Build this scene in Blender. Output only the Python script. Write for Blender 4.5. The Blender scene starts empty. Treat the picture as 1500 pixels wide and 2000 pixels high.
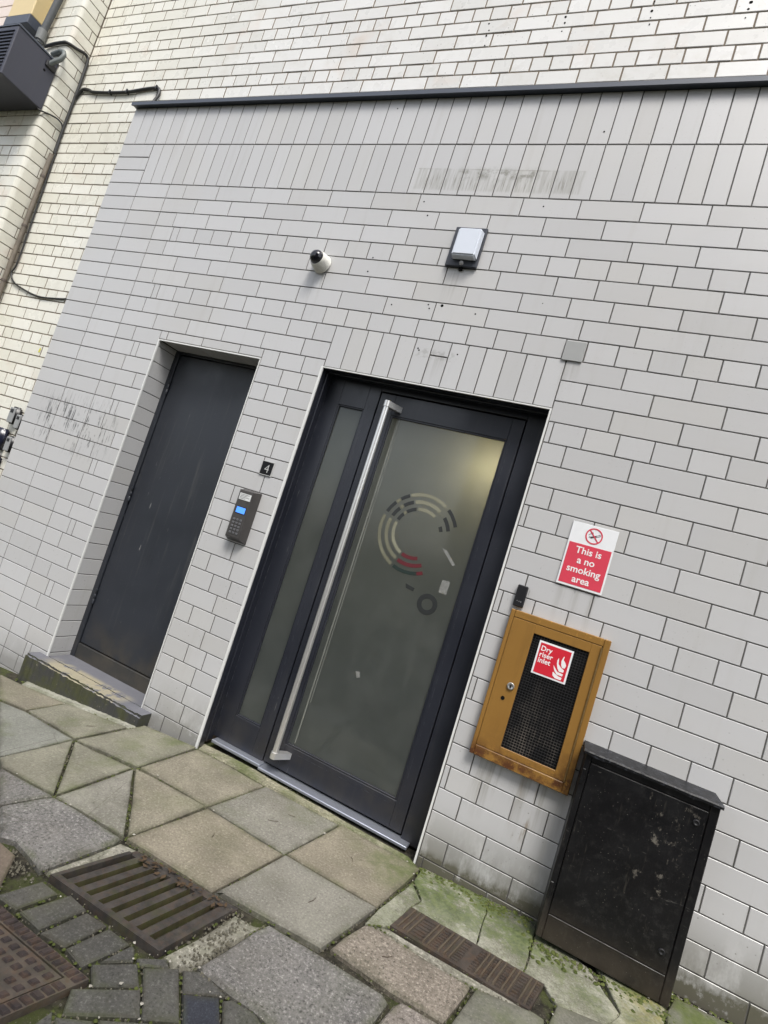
import bpy, bmesh, math, random
from mathutils import Vector, Matrix
random.seed(7)
C = bpy.context.scene.collection
sc = bpy.context.scene

# ---------------------------------------------------------------- camera
RIGHT = Vector((0.8899871, 0.3408213, 0.3029254))
DOWN = Vector((0.2583288, 0.1705761, -0.9508785))
FWD = Vector((-0.3757515, 0.9245240, 0.0637666))
CAM = Vector((0.0, -2.6, 1.3338))
FOC = 1044.817 / 1500.0
cd = bpy.data.cameras.new('camera')
cam = bpy.data.objects.new('camera', cd)
C.objects.link(cam)
cd.sensor_fit = 'HORIZONTAL'
cd.sensor_width = 36.0
cd.lens = 36.0 * FOC
cd.clip_start = 0.05
cd.clip_end = 2000
cam.matrix_world = Matrix(((RIGHT.x, -DOWN.x, -FWD.x, CAM.x), (RIGHT.y, -DOWN.y, -FWD.y, CAM.y),
                           (RIGHT.z, -DOWN.z, -FWD.z, CAM.z), (0, 0, 0, 1)))
sc.camera = cam

# ---------------------------------------------------------------- sky, sun, exposure
SUN_EL, SUN_AZ = math.radians(58), math.radians(152)      # azimuth clockwise from +Y
w = bpy.data.worlds.new('World'); sc.world = w; w.use_nodes = True
nt = w.node_tree; nt.nodes.clear()
sky = nt.nodes.new('ShaderNodeTexSky'); sky.sky_type = 'NISHITA'; sky.sun_disc = False
sky.sun_elevation = SUN_EL; sky.sun_rotation = SUN_AZ
sky.air_density = 1.0; sky.dust_density = 3.0; sky.ozone_density = 1.0
hs = nt.nodes.new('ShaderNodeHueSaturation'); hs.inputs['Saturation'].default_value = 0.42   # thin even cloud
bg = nt.nodes.new('ShaderNodeBackground'); bg.inputs['Strength'].default_value = 0.13
wo = nt.nodes.new('ShaderNodeOutputWorld')
nt.links.new(sky.outputs[0], hs.inputs['Color']); nt.links.new(hs.outputs[0], bg.inputs[0]); nt.links.new(bg.outputs[0], wo.inputs[0])
sd = bpy.data.lights.new('sun', 'SUN'); sd.energy = 1.45; sd.angle = math.radians(18); sd.color = (1.0, 0.97, 0.92)
sun = bpy.data.objects.new('sun', sd); C.objects.link(sun)
to_sun = Vector((math.sin(SUN_AZ) * math.cos(SUN_EL), math.cos(SUN_AZ) * math.cos(SUN_EL), math.sin(SUN_EL)))
sun.rotation_euler = to_sun.to_track_quat('Z', 'Y').to_euler()
sun.location = to_sun * 20
sc.view_settings.view_transform = 'Standard'
sc.view_settings.look = 'None'
sc.view_settings.exposure = 1.06
sc.view_settings.gamma = 1.0
sc.view_settings.use_curve_mapping = False

# ---------------------------------------------------------------- helpers
def softplus(t): return 0.08 * math.log1p(math.exp(max(-60.0, min(60.0, t / 0.08))))
def ground_z(x): return -0.1 * softplus(-(x + 1.62)) + 0.075 * softplus(x + 0.35) - 0.05 * softplus(x - 0.15)

class MB:
    def __init__(s): s.v = []; s.f = []; s.sm = []
    def add(s, vs, fs, smooth=False):
        n = len(s.v); s.v += [tuple(p) for p in vs]
        for f in fs: s.f.append(tuple(i + n for i in f)); s.sm.append(smooth)
        return s
    def box(s, x0, x1, y0, y1, z0, z1, b=0.0):
        if b <= 0:
            return s.add([(x0,y0,z0),(x1,y0,z0),(x1,y1,z0),(x0,y1,z0),(x0,y0,z1),(x1,y0,z1),(x1,y1,z1),(x0,y1,z1)],
                         [(0,3,2,1),(4,5,6,7),(0,1,5,4),(1,2,6,5),(2,3,7,6),(3,0,4,7)])
        b = min(b, (x1-x0)*.45, (y1-y0)*.45, (z1-z0)*.45)
        bm = bmesh.new()
        bmesh.ops.create_cube(bm, size=1.0)
        for v in bm.verts:
            v.co = Vector(((x0+x1)/2 + v.co.x*(x1-x0), (y0+y1)/2 + v.co.y*(y1-y0), (z0+z1)/2 + v.co.z*(z1-z0)))
        bmesh.ops.bevel(bm, geom=list(bm.edges), offset=b, segments=1, affect='EDGES')
        bm.verts.index_update()
        s.add([v.co for v in bm.verts], [[v.index for v in f.verts] for f in bm.faces]); bm.free()
        return s
    def bm(s, bm, smooth=False):
        bm.verts.index_update()
        s.add([v.co for v in bm.verts], [[v.index for v in f.verts] for f in bm.faces], smooth); bm.free(); return s
    def tube(s, pts, r, seg=8, smooth=True):
        pts = [Vector(p) for p in pts]; rings = []
        up = None
        for i, p in enumerate(pts):
            t = (pts[min(i+1, len(pts)-1)] - pts[max(i-1, 0)]).normalized()
            if up is None:
                up = Vector((0,0,1)) if abs(t.z) < .9 else Vector((1,0,0))
            a = t.cross(up).normalized(); up = a.cross(t).normalized()
            rr = r[i] if isinstance(r, (list, tuple)) else r
            rings.append([p + (a*math.cos(2*math.pi*k/seg) + up*math.sin(2*math.pi*k/seg))*rr for k in range(seg)])
        vs = [q for ring in rings for q in ring]; fs = []
        for i in range(len(rings)-1):
            for k in range(seg):
                a = i*seg+k; b = i*seg+(k+1) % seg
                fs.append((a, b, b+seg, a+seg))
        s.add(vs, fs, smooth)
        s.add(rings[0], [tuple(range(seg))]); s.add(rings[-1], [tuple(range(seg))[::-1]])
        return s
    def lathe(s, o, axis, prof, seg=20, smooth=True):     # prof: (along axis, radius)
        axis = Vector(axis).normalized(); o = Vector(o)
        a = axis.orthogonal().normalized(); b = axis.cross(a)
        vs = []; fs = []
        for h, r in prof:
            for k in range(seg):
                t = 2*math.pi*k/seg
                vs.append(o + axis*h + (a*math.cos(t) + b*math.sin(t))*r)
        for i in range(len(prof)-1):
            for k in range(seg):
                p = i*seg+k; q = i*seg+(k+1) % seg
                fs.append((p, q, q+seg, p+seg))
        s.add(vs, fs, smooth)
        s.add(vs[-seg:], [tuple(range(seg))]); s.add(vs[:seg], [tuple(range(seg))[::-1]])
        return s
    def mesh(s, name, m):
        me = bpy.data.meshes.new(name)
        me.from_pydata(s.v, [], s.f)
        me.polygons.foreach_set('use_smooth', s.sm)
        bm = bmesh.new(); bm.from_mesh(me); bmesh.ops.recalc_face_normals(bm, faces=bm.faces); bm.to_mesh(me); bm.free()
        if m: me.materials.append(m)
        if getattr(s, 'edge', None):
            at = me.attributes.new('edge', 'FLOAT', 'POINT'); at.data.foreach_set('value', s.edge)
        return me
    def build(s, name, m, parent=None, loc=None):
        return link(name, s.mesh(name, m), parent, loc)

def link(name, me, parent=None, loc=None):
    o = bpy.data.objects.new(name, me); C.objects.link(o)
    if parent is not None:
        o.parent = parent
        if loc is None: loc = -world_of(parent)
        else: loc = Vector(loc) - world_of(parent)
    if loc is not None: o.location = loc
    return o
def world_of(o):
    p = Vector(o.location); q = o.parent
    while q is not None: p += Vector(q.location); q = q.parent
    return p
def tag(o, label=None, cat=None, group=None, kind=None):
    if label: o['label'] = label
    if cat: o['category'] = cat
    if group: o['group'] = group
    if kind: o['kind'] = kind
    return o
def thing(name, label, cat, loc=(0,0,0), group=None, kind=None):
    o = bpy.data.objects.new(name, None); C.objects.link(o); o.location = loc
    o.empty_display_size = 0.05
    return tag(o, label, cat, group, kind)

def proj(p):
    d = Vector(p) - CAM
    z = d.dot(FWD)
    if z < .05: return None
    return (0.5 + FOC*d.dot(RIGHT)/z, 0.5*4/3 + FOC*d.dot(DOWN)/z)       # in widths
def seen_area(x0, x1, y, z0, z1):
    q = [proj(p) for p in ((x0,y,z0),(x1,y,z0),(x1,y,z1),(x0,y,z1))]
    if None in q: return 0
    cx = sum(p[0] for p in q)/4; cy = sum(p[1] for p in q)/4
    if not (-.02 < cx < 1.02 and -.02 < cy < 1.3533): return 0
    return abs(sum(q[i][0]*q[(i+1)%4][1] - q[(i+1)%4][0]*q[i][1] for i in range(4)))/2

# ---------------------------------------------------------------- materials
class NT:
    def __init__(s, name):
        s.m = bpy.data.materials.new(name); s.m.use_nodes = True
        s.t = s.m.node_tree; s.p = s.t.nodes['Principled BSDF']; s.out = s.t.nodes['Material Output']
        s.geo = s.n('ShaderNodeNewGeometry'); s.pos = s.geo.outputs['Position']
        s._xyz = None
    def n(s, k, **kw):
        x = s.t.nodes.new(k)
        for a, b in kw.items(): setattr(x, a, b)
        return x
    def lk(s, a, b): s.t.links.new(a, b)
    def setin(s, sock, v):
        if isinstance(v, bpy.types.NodeSocket): s.lk(v, sock)
        elif isinstance(v, (tuple, list)) and len(v) == 3 and sock.type == 'RGBA': sock.default_value = (*v, 1)
        else: sock.default_value = v
    def math(s, op, a, b=0.0, clamp=False):
        x = s.n('ShaderNodeMath', operation=op, use_clamp=clamp)
        s.setin(x.inputs[0], a); s.setin(x.inputs[1], b); return x.outputs[0]
    def mul(s, a, b): return s.math('MULTIPLY', a, b)
    def xyz(s):
        if s._xyz is None:
            x = s.n('ShaderNodeSeparateXYZ'); s.lk(s.pos, x.inputs[0]); s._xyz = x.outputs
        return s._xyz
    def ramp(s, v, a, b, lo=0.0, hi=1.0):
        x = s.n('ShaderNodeMapRange', clamp=True, interpolation_type='SMOOTHSTEP')
        s.setin(x.inputs[0], v); x.inputs[1].default_value = a; x.inputs[2].default_value = b
        x.inputs[3].default_value = lo; x.inputs[4].default_value = hi; return x.outputs[0]
    def noise(s, scale, detail=3.0, rough=.55, vec=None, stretch=None, off=(0,0,0)):
        x = s.n('ShaderNodeTexNoise'); x.inputs['Scale'].default_value = scale
        x.inputs['Detail'].default_value = detail; x.inputs['Roughness'].default_value = rough
        v = vec if vec is not None else s.pos
        if stretch or off != (0,0,0):
            mp = s.n('ShaderNodeMapping'); s.lk(v, mp.inputs[0]); mp.inputs['Scale'].default_value = stretch or (1,1,1)
            mp.inputs['Location'].default_value = off; v = mp.outputs[0]
        s.lk(v, x.inputs['Vector']); return x.outputs['Fac']
    def voro(s, scale, feature='F1', stretch=None):
        x = s.n('ShaderNodeTexVoronoi', feature=feature); x.inputs['Scale'].default_value = scale
        v = s.pos
        if stretch:
            mp = s.n('ShaderNodeMapping'); s.lk(v, mp.inputs[0]); mp.inputs['Scale'].default_value = stretch; v = mp.outputs[0]
        s.lk(v, x.inputs['Vector']); return x.outputs['Distance']
    def mix(s, f, a, b):
        x = s.n('ShaderNodeMix', data_type='RGBA')
        s.setin(x.inputs[0], f); s.setin(x.inputs[6], a); s.setin(x.inputs[7], b); return x.outputs[2]
    def rnd(s):
        a = s.n('ShaderNodeObjectInfo').outputs['Random']
        b = s.geo.outputs['Random Per Island']
        return s.math('FRACT', s.math('ADD', a, b))
    def box(s, x0, x1, z0, z1, e=.03):       # soft window on world X and Z
        X, Y, Z = s.xyz()
        a = s.mul(s.ramp(X, x0-e, x0+e), s.ramp(X, x1-e, x1+e, 1, 0))
        b = s.mul(s.ramp(Z, z0-e, z0+e), s.ramp(Z, z1-e, z1+e, 1, 0))
        return s.mul(a, b)
    def bump(s, h, strength=.3, dist=.002):
        x = s.n('ShaderNodeBump'); x.inputs['Strength'].default_value = strength; x.inputs['Distance'].default_value = dist
        s.setin(x.inputs['Height'], h); s.lk(x.outputs[0], s.p.inputs['Normal'])
    def done(s, col, rough=.5, spec=.5, metal=0.0):
        s.setin(s.p.inputs['Base Color'], col); s.setin(s.p.inputs['Roughness'], rough)
        s.setin(s.p.inputs['Specular IOR Level'], spec); s.setin(s.p.inputs['Metallic'], metal)
        return s.m

def simple(name, col, rough=.5, spec=.5, metal=0.0, var=.12, scale=30, bump=0.0):
    k = NT(name); n = k.noise(scale, 4)
    c2 = tuple(min(1, c*(1+var)) for c in col); c1 = tuple(c*(1-var) for c in col)
    if bump: k.bump(k.noise(scale*6, 2), bump, .001)
    return k.done(k.mix(n, c1, c2), rough, spec, metal)

def m_portal():
    k = NT('grey glazed tile'); X, Y, Z = k.xyz(); r = k.rnd()
    col = k.mix(r, (.452,.450,.449), (.500,.499,.500))
    col = k.mix(k.mul(k.ramp(k.math('FRACT', k.mul(r, 7.31)), .78, 1.0), .26), col, (.45,.435,.40))
    blot = k.ramp(k.noise(1.3, 4), .45, .75)
    col = k.mix(k.mul(blot, .22), col, (.44,.42,.37))
    # vertical rain streaks
    st = k.ramp(k.noise(14, 3, .6, stretch=(1,1,.07)), .55, .8)
    col = k.mix(k.mul(st, .16), col, (.30,.28,.23))
    # splash-back dirt and algae close to the pavement
    gz = k.math('ADD', Z, k.mul(k.math('MINIMUM', k.math('ADD', X, 1.62), 0.0), -.1))
    gz = k.math('ADD', gz, k.mul(k.math('MAXIMUM', k.math('ADD', X, .35), 0.0), -.06))
    sp = k.mul(k.ramp(gz, .0, .34, 1, 0), k.ramp(k.noise(9, 5, .68, stretch=(1,1,.45)), .26, .56))
    sp = k.math('ADD', k.mul(sp, .75), k.mul(k.ramp(gz, .0, .09, 1, 0), k.ramp(k.noise(26, 5, .7), .28, .6)), clamp=True)
    wt = k.ramp(X, -2.4, -.4, .50, 1)
    col = k.mix(k.mul(k.mul(sp, wt), .92), col, (.070,.064,.040))
    # small specks, mostly low on the right-hand side
    dots = k.ramp(k.voro(38), .0, .16, 1, 0)
    dm = k.mul(k.ramp(k.noise(3.2, 2, .5, off=(3,1,2)), .5, .62), k.ramp(Z, .3, 1.6, 1, .25))
    col = k.mix(k.mul(k.mul(dots, dm), .8), col, (.10,.09,.07))
    for (x0,x1,z0,z1,am) in ((-1.975,-1.885,2.50,2.79,.5),(-1.12,-1.0,2.62,2.90,.42),(-1.93,-1.82,.96,1.115,.45),(-.12,.05,1.20,1.425,.30),(-1.10,-.95,2.24,2.40,.28),(-.28,.15,.30,.57,.55),(-.40,-.31,2.25,2.47,.25)):
        dr = k.mul(k.box(x0, x1, z0, z1, .02), k.ramp(k.noise(26, 4, .65, stretch=(1,1,.05), off=(x0*3,0,0)), .44, .66))
        col = k.mix(k.mul(k.mul(dr, k.ramp(Z, z0, z1, .15, 1)), am), col, (.17,.155,.115))
    jt = k.ramp(k.noise(120, 3, .7), .60, .70)
    col = k.mix(k.mul(k.mul(jt, k.ramp(k.noise(2.2, 3, off=(5,5,1)), .48, .66)), .35), col, (.22,.20,.165))
    # black scuffs left of the steel door
    sc1 = k.ramp(k.noise(30, 5, .75, stretch=(1.7,1,.16)), .52, .58)
    scm = k.mul(k.box(-3.84, -3.12, 1.34, 1.66, .10), k.ramp(k.noise(6.5, 3, .6, off=(1.7,0,.4)), .43, .52))
    col = k.mix(k.mul(k.mul(sc1, scm), .9), col, (.03,.03,.03))
    sc2 = k.mul(k.ramp(k.noise(34, 4, .7, stretch=(1.4,1,.2)), .62, .7), k.mul(k.box(-.36, .0, 1.28, 1.50, .05), k.ramp(k.noise(8, 2), .5, .58)))
    col = k.mix(k.mul(sc2, .85), col, (.04,.04,.04))
    # ghost of an old sign in the top band, streaked below
    gs = k.mul(k.box(-1.50, -.56, 3.36, 3.490, .010), k.ramp(k.noise(70, 3, .65, stretch=(1,1,.06)), .36, .60))
    core = k.mul(k.box(-1.25, -.80, 3.44, 3.490, .03), k.ramp(k.noise(14, 5, .7), .44, .60))
    col = k.mix(k.mul(gs, .34), col, (.19,.18,.14)); col = k.mix(k.mul(core, .72), col, (.10,.097,.06))
    ln = k.mul(k.box(-1.50, -.56, 3.486, 3.492, .0025), k.ramp(k.noise(9, 3, off=(0,0,3)), .35, .6)); col = k.mix(k.mul(ln, .5), col, (.16,.15,.11))
    tick = k.mul(k.box(-1.46, -.60, 3.37, 3.45, .03), k.ramp(k.noise(150, 2, .6, stretch=(1,1,.05), off=(1,0,0)), .56, .62)); col = k.mix(k.mul(tick, .45), col, (.13,.125,.085))
    g2 = k.mul(k.box(-1.16, -.93, 2.375, 2.425, .008), k.ramp(k.noise(40, 4), .45, .6))
    col = k.mix(k.mul(g2, .35), col, (.2,.19,.17))
    # rust run under the riser cabinet
    rr = k.mul(k.box(-.03, .05, .30, .56, .03), k.ramp(k.noise(10, 4, .6, stretch=(2,1,.35)), .5, .66))
    col = k.mix(k.mul(rr, .8), col, (.16,.10,.035))
    k.bump(k.noise(5, 2), .05, .004)
    rough = k.ramp(k.noise(2.5, 1), .2, .8, .30, .36)
    return k.done(col, rough, .55)

def m_brick():
    k = NT('cream glazed brick'); X, Y, Z = k.xyz(); r = k.rnd()
    left = k.ramp(X, -4.6, -2.6, 1, 0)
    col = k.mix(r, (.61,.605,.58), (.69,.685,.665))
    col = k.mix(k.mul(left, .7), col, k.mix(r, (.685,.665,.545), (.755,.735,.63)))
    warm = k.ramp(k.noise(2.6, 3, off=(4,0,1)), .58, .74)
    col = k.mix(k.mul(warm, .35), col, (.60,.46,.36))
    blot = k.ramp(k.noise(7, 5, .65), .5, .8)
    col = k.mix(k.mul(blot, .28), col, (.42,.39,.31))
    dots = k.ramp(k.voro(30), .0, .15, 1, 0)
    dm = k.mul(k.ramp(k.noise(2.5, 2, off=(7,0,2)), .5, .6), k.ramp(X, -5.2, -1.2, .5, 1))
    col = k.mix(k.mul(k.mul(dots, dm), .85), col, (.08,.07,.055))
    crz = k.ramp(k.noise(50, 4, .7), .64, .72)
    col = k.mix(k.mul(crz, .25), col, (.3,.27,.22))
    k.bump(k.noise(18, 3), .18, .003)
    return k.done(col, k.ramp(k.noise(9, 3), .2, .8, .22, .42), .45)

def m_mortar(name, c1, c2):
    k = NT(name); n = k.noise(60, 5, .65)
    k.bump(n, .5, .003)
    return k.done(k.mix(n, c1, c2), .9, .2)

def m_stone(name, a, b, speck=.35, moss=.25, grain=105):
    k = NT(name); X, Y, Z = k.xyz(); r = k.rnd()
    big = k.noise(4.5, 5, .6); col = k.mix(k.ramp(big, .3, .7), a, b)
    col = k.mix(k.mul(k.ramp(r, 0, 1, -.5, .5), .25), col, tuple(x*.8 for x in a))
    g = k.noise(grain, 4, .8)
    col = k.mix(k.mul(k.ramp(g, .53, .66), speck), col, tuple(min(1, x*1.65+.03) for x in b))
    col = k.mix(k.mul(k.ramp(g, .47, .34), speck), col, tuple(x*.34 for x in a))
    col = k.mix(k.mul(k.ramp(k.noise(38, 5, .75, off=(5,5,0)), .56, .68), .40), col, tuple(x*.50 for x in a))
    cr = k.mul(k.ramp(k.voro(1.9, 'DISTANCE_TO_EDGE', (1,1,.2)), .0, .006, 1, 0), k.ramp(k.noise(1.4, 2, off=(4,4,0)), .52, .60))
    col = k.mix(k.mul(cr, .35), col, (.05,.045,.03))
    st = k.ramp(k.noise(2.3, 4, off=(2,5,0)), .46, .70)
    col = k.mix(k.mul(st, .30), col, (.105,.095,.07))
    ms = k.mul(k.ramp(k.noise(3.1, 5, .65, off=(9,1,0)), .47, .68), moss)
    near = k.ramp(Y, -.30, -.02, 0, 1)                       # algae thickest along the foot of the wall
    ms = k.math('ADD', ms, k.mul(k.mul(near, k.ramp(k.noise(7, 4, off=(1,1,0)), .42, .66)), moss*1.1), clamp=True)
    rt = k.mul(k.ramp(X, -.72, -.40, 0, 1), k.mul(k.ramp(Y, -.36, -.16, 0, 1), k.ramp(k.noise(9, 4), .34, .6)))
    ms = k.math('ADD', ms, k.mul(rt, .75), clamp=True)
    col = k.mix(ms, col, k.mix(k.noise(40, 3), (.055,.075,.022), (.13,.15,.055)))
    ed = k.n('ShaderNodeAttribute'); ed.attribute_name = 'edge'
    em = k.mul(k.math('POWER', ed.outputs['Fac'], 1.5), k.ramp(k.noise(11, 4, .65, off=(1,4,0)), .28, .62))
    col = k.mix(k.mul(em, .50), col, k.mix(k.ramp(k.noise(5, 3, off=(6,2,0)), .42, .62), (.050,.044,.030), (.070,.080,.026)))
    lt = k.mul(k.ramp(k.noise(7.5, 5, .7, off=(3,8,0)), .52, .74), .35)
    col = k.mix(lt, col, tuple(min(1, x*1.35) for x in b))
    dk = k.ramp(k.voro(34), .0, .09, 1, 0)
    col = k.mix(k.mul(dk, k.mul(k.ramp(k.noise(5, 2, off=(0,3,3)), .55, .65), .6)), col, (.04,.037,.03))
    wh = k.ramp(k.voro(11), .0, .045, 1, 0)
    col = k.mix(k.mul(wh, k.mul(k.ramp(k.noise(4, 2, off=(5,3,3)), .56, .62), .7)), col, (.42,.41,.38))
    h = k.math('ADD', k.mul(k.noise(14, 4), .8), k.mul(g, .35))
    k.bump(h, .8, .006)
    return k.done(col, k.ramp(big, .3, .7, .72, .92), .3)

def m_moss():
    k = NT('mossy cement'); X, Y, Z = k.xyz()
    a = k.noise(9, 6, .68); b = k.noise(46, 4, .7)
    col = k.mix(k.ramp(a, .36, .60), (.34,.335,.27), (.17,.168,.125))
    gsp = k.noise(150, 3, .7); col = k.mix(k.mul(k.ramp(gsp, .52, .7), .5), col, (.42,.40,.34)); col = k.mix(k.mul(k.ramp(gsp, .46, .32), .5), col, (.06,.058,.045))
    mm = k.ramp(k.math('ADD', k.mul(k.noise(5.5, 6, .68, off=(3,3,0)), .75), k.mul(b, .3)), .42, .58)
    mm = k.mul(mm, k.ramp(Y, -.46, -.10, .30, .95))
    col = k.mix(mm, col, k.mix(k.ramp(b, .3, .7), (.048,.070,.022), (.125,.152,.055)))
    yl = k.mul(k.ramp(X, .42, .62), k.ramp(k.noise(12, 4), .4, .6))
    col = k.mix(k.mul(yl, .6), col, (.25,.22,.055))
    foot_dark = k.mul(k.ramp(Y, -.17, -.04), k.mul(k.ramp(X, -.05, .14), k.ramp(k.noise(9, 3, off=(2,0,0)), .32, .5)))
    col = k.mix(k.mul(foot_dark, .8), col, (.03,.032,.028))  # darker towards the wall, from just left of the cabinet rightwards
    k.bump(k.math('ADD', a, k.mul(b, .6)), .9, .008)
    return k.done(col, .88, .25)

def m_darkmetal(name, col, rough=.42, dust=.25, scuffs=.3):
    k = NT(name); X, Y, Z = k.xyz()
    n = k.noise(3, 4, .6); c = k.mix(n, tuple(v*.8 for v in col), tuple(v*1.25 for v in col))
    st = k.ramp(k.noise(30, 4, .65, stretch=(1,1,.06)), .54, .78)
    c = k.mix(k.mul(st, dust*.6), c, (.10,.098,.09))
    low = k.mul(k.ramp(Z, .0, .40, 1, 0), k.ramp(k.noise(8, 4), .3, .7))
    c = k.mix(k.mul(low, dust*1.6), c, (.058,.050,.038))
    sc_ = k.ramp(k.noise(45, 3, .7, stretch=(1,1,.12), off=(4,2,1)), .70, .74)
    c = k.mix(k.mul(k.mul(sc_, k.ramp(k.noise(2, 2), .45, .6)), scuffs), c, (.26,.26,.25))
    sp = k.ramp(k.voro(60), .0, .10, 1, 0)
    c = k.mix(k.mul(k.mul(sp, k.ramp(k.noise(4, 2, off=(1,8,1)), .52, .62)), scuffs), c, (.3,.3,.28))
    k.bump(k.noise(220, 2), .10, .0006)
    return k.done(c, k.ramp(n, .3, .7, rough-.08, rough+.1), .5)

def m_cabinet():
    k = NT('scuffed black cabinet paint'); X, Y, Z = k.xyz()
    c = k.mix(k.noise(6, 4), (.003,.003,.0035), (.008,.008,.009))
    d = k.ramp(k.noise(34, 6, .78), .50, .68)
    c = k.mix(k.mul(k.mul(d, k.ramp(Z, .05, .7, .55, .20)), 1.0), c, (.036,.035,.033))
    pat = k.mul(k.ramp(k.noise(22, 6, .78, off=(.4,0,.2), stretch=(1,1,.7)), .575, .66), k.box(.40, .60, .36, .76, .07))
    c = k.mix(k.mul(pat, .7), c, (.17,.155,.13))
    sl = k.mul(k.ramp(k.noise(90, 3, .7, stretch=(.18,1,1)), .66, .72), k.ramp(k.noise(6, 2, off=(2,0,6)), .45, .6)); c = k.mix(k.mul(sl, .5), c, (.12,.115,.105))
    sv = k.mul(k.ramp(k.noise(70, 3, .7, stretch=(1,1,.10)), .62, .72), .35); c = k.mix(sv, c, (.06,.055,.045))
    sp = k.mul(k.ramp(k.voro(75), .0, .13, 1, 0), k.ramp(k.noise(7, 2, off=(3,0,0)), .45, .56))
    c = k.mix(k.mul(sp, .7), c, (.34,.32,.28))
    lo = k.mul(k.ramp(Z, .06, .24, 1, 0), k.ramp(k.noise(7, 4), .2, .6))
    c = k.mix(k.mul(lo, .55), c, (.060,.048,.035))
    k.bump(k.noise(90, 3), .25, .001)
    return k.done(c, k.ramp(k.noise(10, 3), .3, .7, .28, .46), .34)

def m_ochre():
    k = NT('ochre gloss paint'); X, Y, Z = k.xyz()
    c = k.mix(k.noise(5, 4), (.225,.115,.024), (.275,.145,.034))
    st = k.ramp(k.noise(24, 4, .6, stretch=(1,1,.12)), .5, .8)
    c = k.mix(k.mul(st, .35), c, (.13,.07,.018))
    rm = k.math('ADD', k.ramp(Z, .575, .66, 1, 0), k.ramp(X, .02, .15, 0, .55))
    rm = k.mul(k.math('ADD', rm, .25), k.ramp(Z, .60, .84, 1, 0))
    rust = k.mul(rm, k.ramp(k.noise(16, 5, .7), .38, .58))
    c = k.mix(k.mul(rust, .85), c, (.085,.032,.012))
    chip = k.mul(k.ramp(k.noise(70, 4, .7), .58, .64), k.math('ADD', k.ramp(Z, 1.205, 1.235, 0, 1), k.mul(rm, .6), clamp=True))
    c = k.mix(k.mul(chip, .8), c, (.42,.22,.04))
    dd = k.mul(k.ramp(k.voro(60), .0, .10, 1, 0), k.ramp(k.noise(6, 2), .52, .62))
    c = k.mix(k.mul(dd, .7), c, (.07,.045,.02))
    k.bump(k.noise(40, 3), .15, .001)
    return k.done(c, .38, .5)

def m_iron(name, a, b, rust=.6, moss=.3):
    k = NT(name); n = k.noise(14, 5, .7)
    c = k.mix(k.ramp(n, .35, .65), a, b)
    c = k.mix(k.mul(k.ramp(k.noise(33, 4, .7), .45, .65), rust), c, (.125,.070,.038))
    c = k.mix(k.mul(k.ramp(k.noise(9, 5, .7, off=(2,2,0)), .50, .66), moss), c, (.07,.075,.024))
    k.bump(k.noise(120, 4, .7), .5, .002)
    return k.done(c, .68, .4, .25)

def m_glass():
    k = NT('grimy frosted glass'); X, Y, Z = k.xyz(); t = k.t
    n = k.noise(3.2, 6, .68, off=(1.3,0,.7)); g = k.noise(160, 3, .7); wp = k.noise(16, 4, .6, stretch=(1,1,.16))
    dust = k.math('ADD', k.math('ADD', k.mul(k.ramp(n, .30, .78), .50), k.mul(k.ramp(wp, .55, .80), .22)), k.mul(k.ramp(g, .56, .72), .35), clamp=True)
    dif = k.n('ShaderNodeBsdfDiffuse'); k.setin(dif.inputs[0], k.mix(dust, (.056,.064,.064), (.138,.148,.142)))
    tr = k.n('ShaderNodeBsdfTranslucent'); k.setin(tr.inputs[0], k.mix(dust, (.56,.57,.50), (.50,.50,.45)))
    mx = k.n('ShaderNodeMixShader'); mx.inputs[0].default_value = .42
    k.lk(dif.outputs[0], mx.inputs[1]); k.lk(tr.outputs[0], mx.inputs[2])
    gl = k.n('ShaderNodeBsdfGlossy'); gl.inputs['Roughness'].default_value = .07; k.setin(gl.inputs[0], (.85,.88,.9))
    fr = k.n('ShaderNodeFresnel'); fr.inputs[0].default_value = 1.5
    m2 = k.n('ShaderNodeMixShader'); k.lk(fr.outputs[0], m2.inputs[0]); k.lk(mx.outputs[0], m2.inputs[1]); k.lk(gl.outputs[0], m2.inputs[2])
    k.lk(m2.outputs[0], k.out.inputs[0])
    t.nodes.remove(k.p)
    return k.m

def m_emit(name, col, s):
    k = NT(name); k.setin(k.p.inputs['Emission Color'], col); k.p.inputs['Emission Strength'].default_value = s
    return k.done(col, .3)

def m_step():
    k = NT('painted step concrete'); X, Y, Z = k.xyz()
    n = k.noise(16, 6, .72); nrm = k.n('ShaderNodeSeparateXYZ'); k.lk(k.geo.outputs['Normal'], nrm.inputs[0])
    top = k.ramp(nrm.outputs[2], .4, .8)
    worn = k.ramp(k.math('ADD', k.mul(n, .8), k.mul(k.noise(4, 3, off=(1,2,0)), .5)), .55, .66)
    worn = k.mul(worn, k.mul(k.ramp(Y, .07, .02), k.mul(k.ramp(X, -2.98, -2.82), k.ramp(X, -2.20, -2.32))))
    paint = k.mix(k.noise(9, 3), (.105,.108,.125), (.165,.165,.18))
    ct = k.mix(worn, paint, k.mix(k.noise(60, 4), (.25,.22,.15), (.36,.33,.24)))
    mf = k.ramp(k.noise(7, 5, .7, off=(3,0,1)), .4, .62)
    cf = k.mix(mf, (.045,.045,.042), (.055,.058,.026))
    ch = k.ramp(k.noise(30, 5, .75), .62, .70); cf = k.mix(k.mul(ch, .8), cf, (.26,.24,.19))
    k.bump(n, .6, .006)
    return k.done(k.mix(top, cf, ct), .75, .35)

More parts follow.
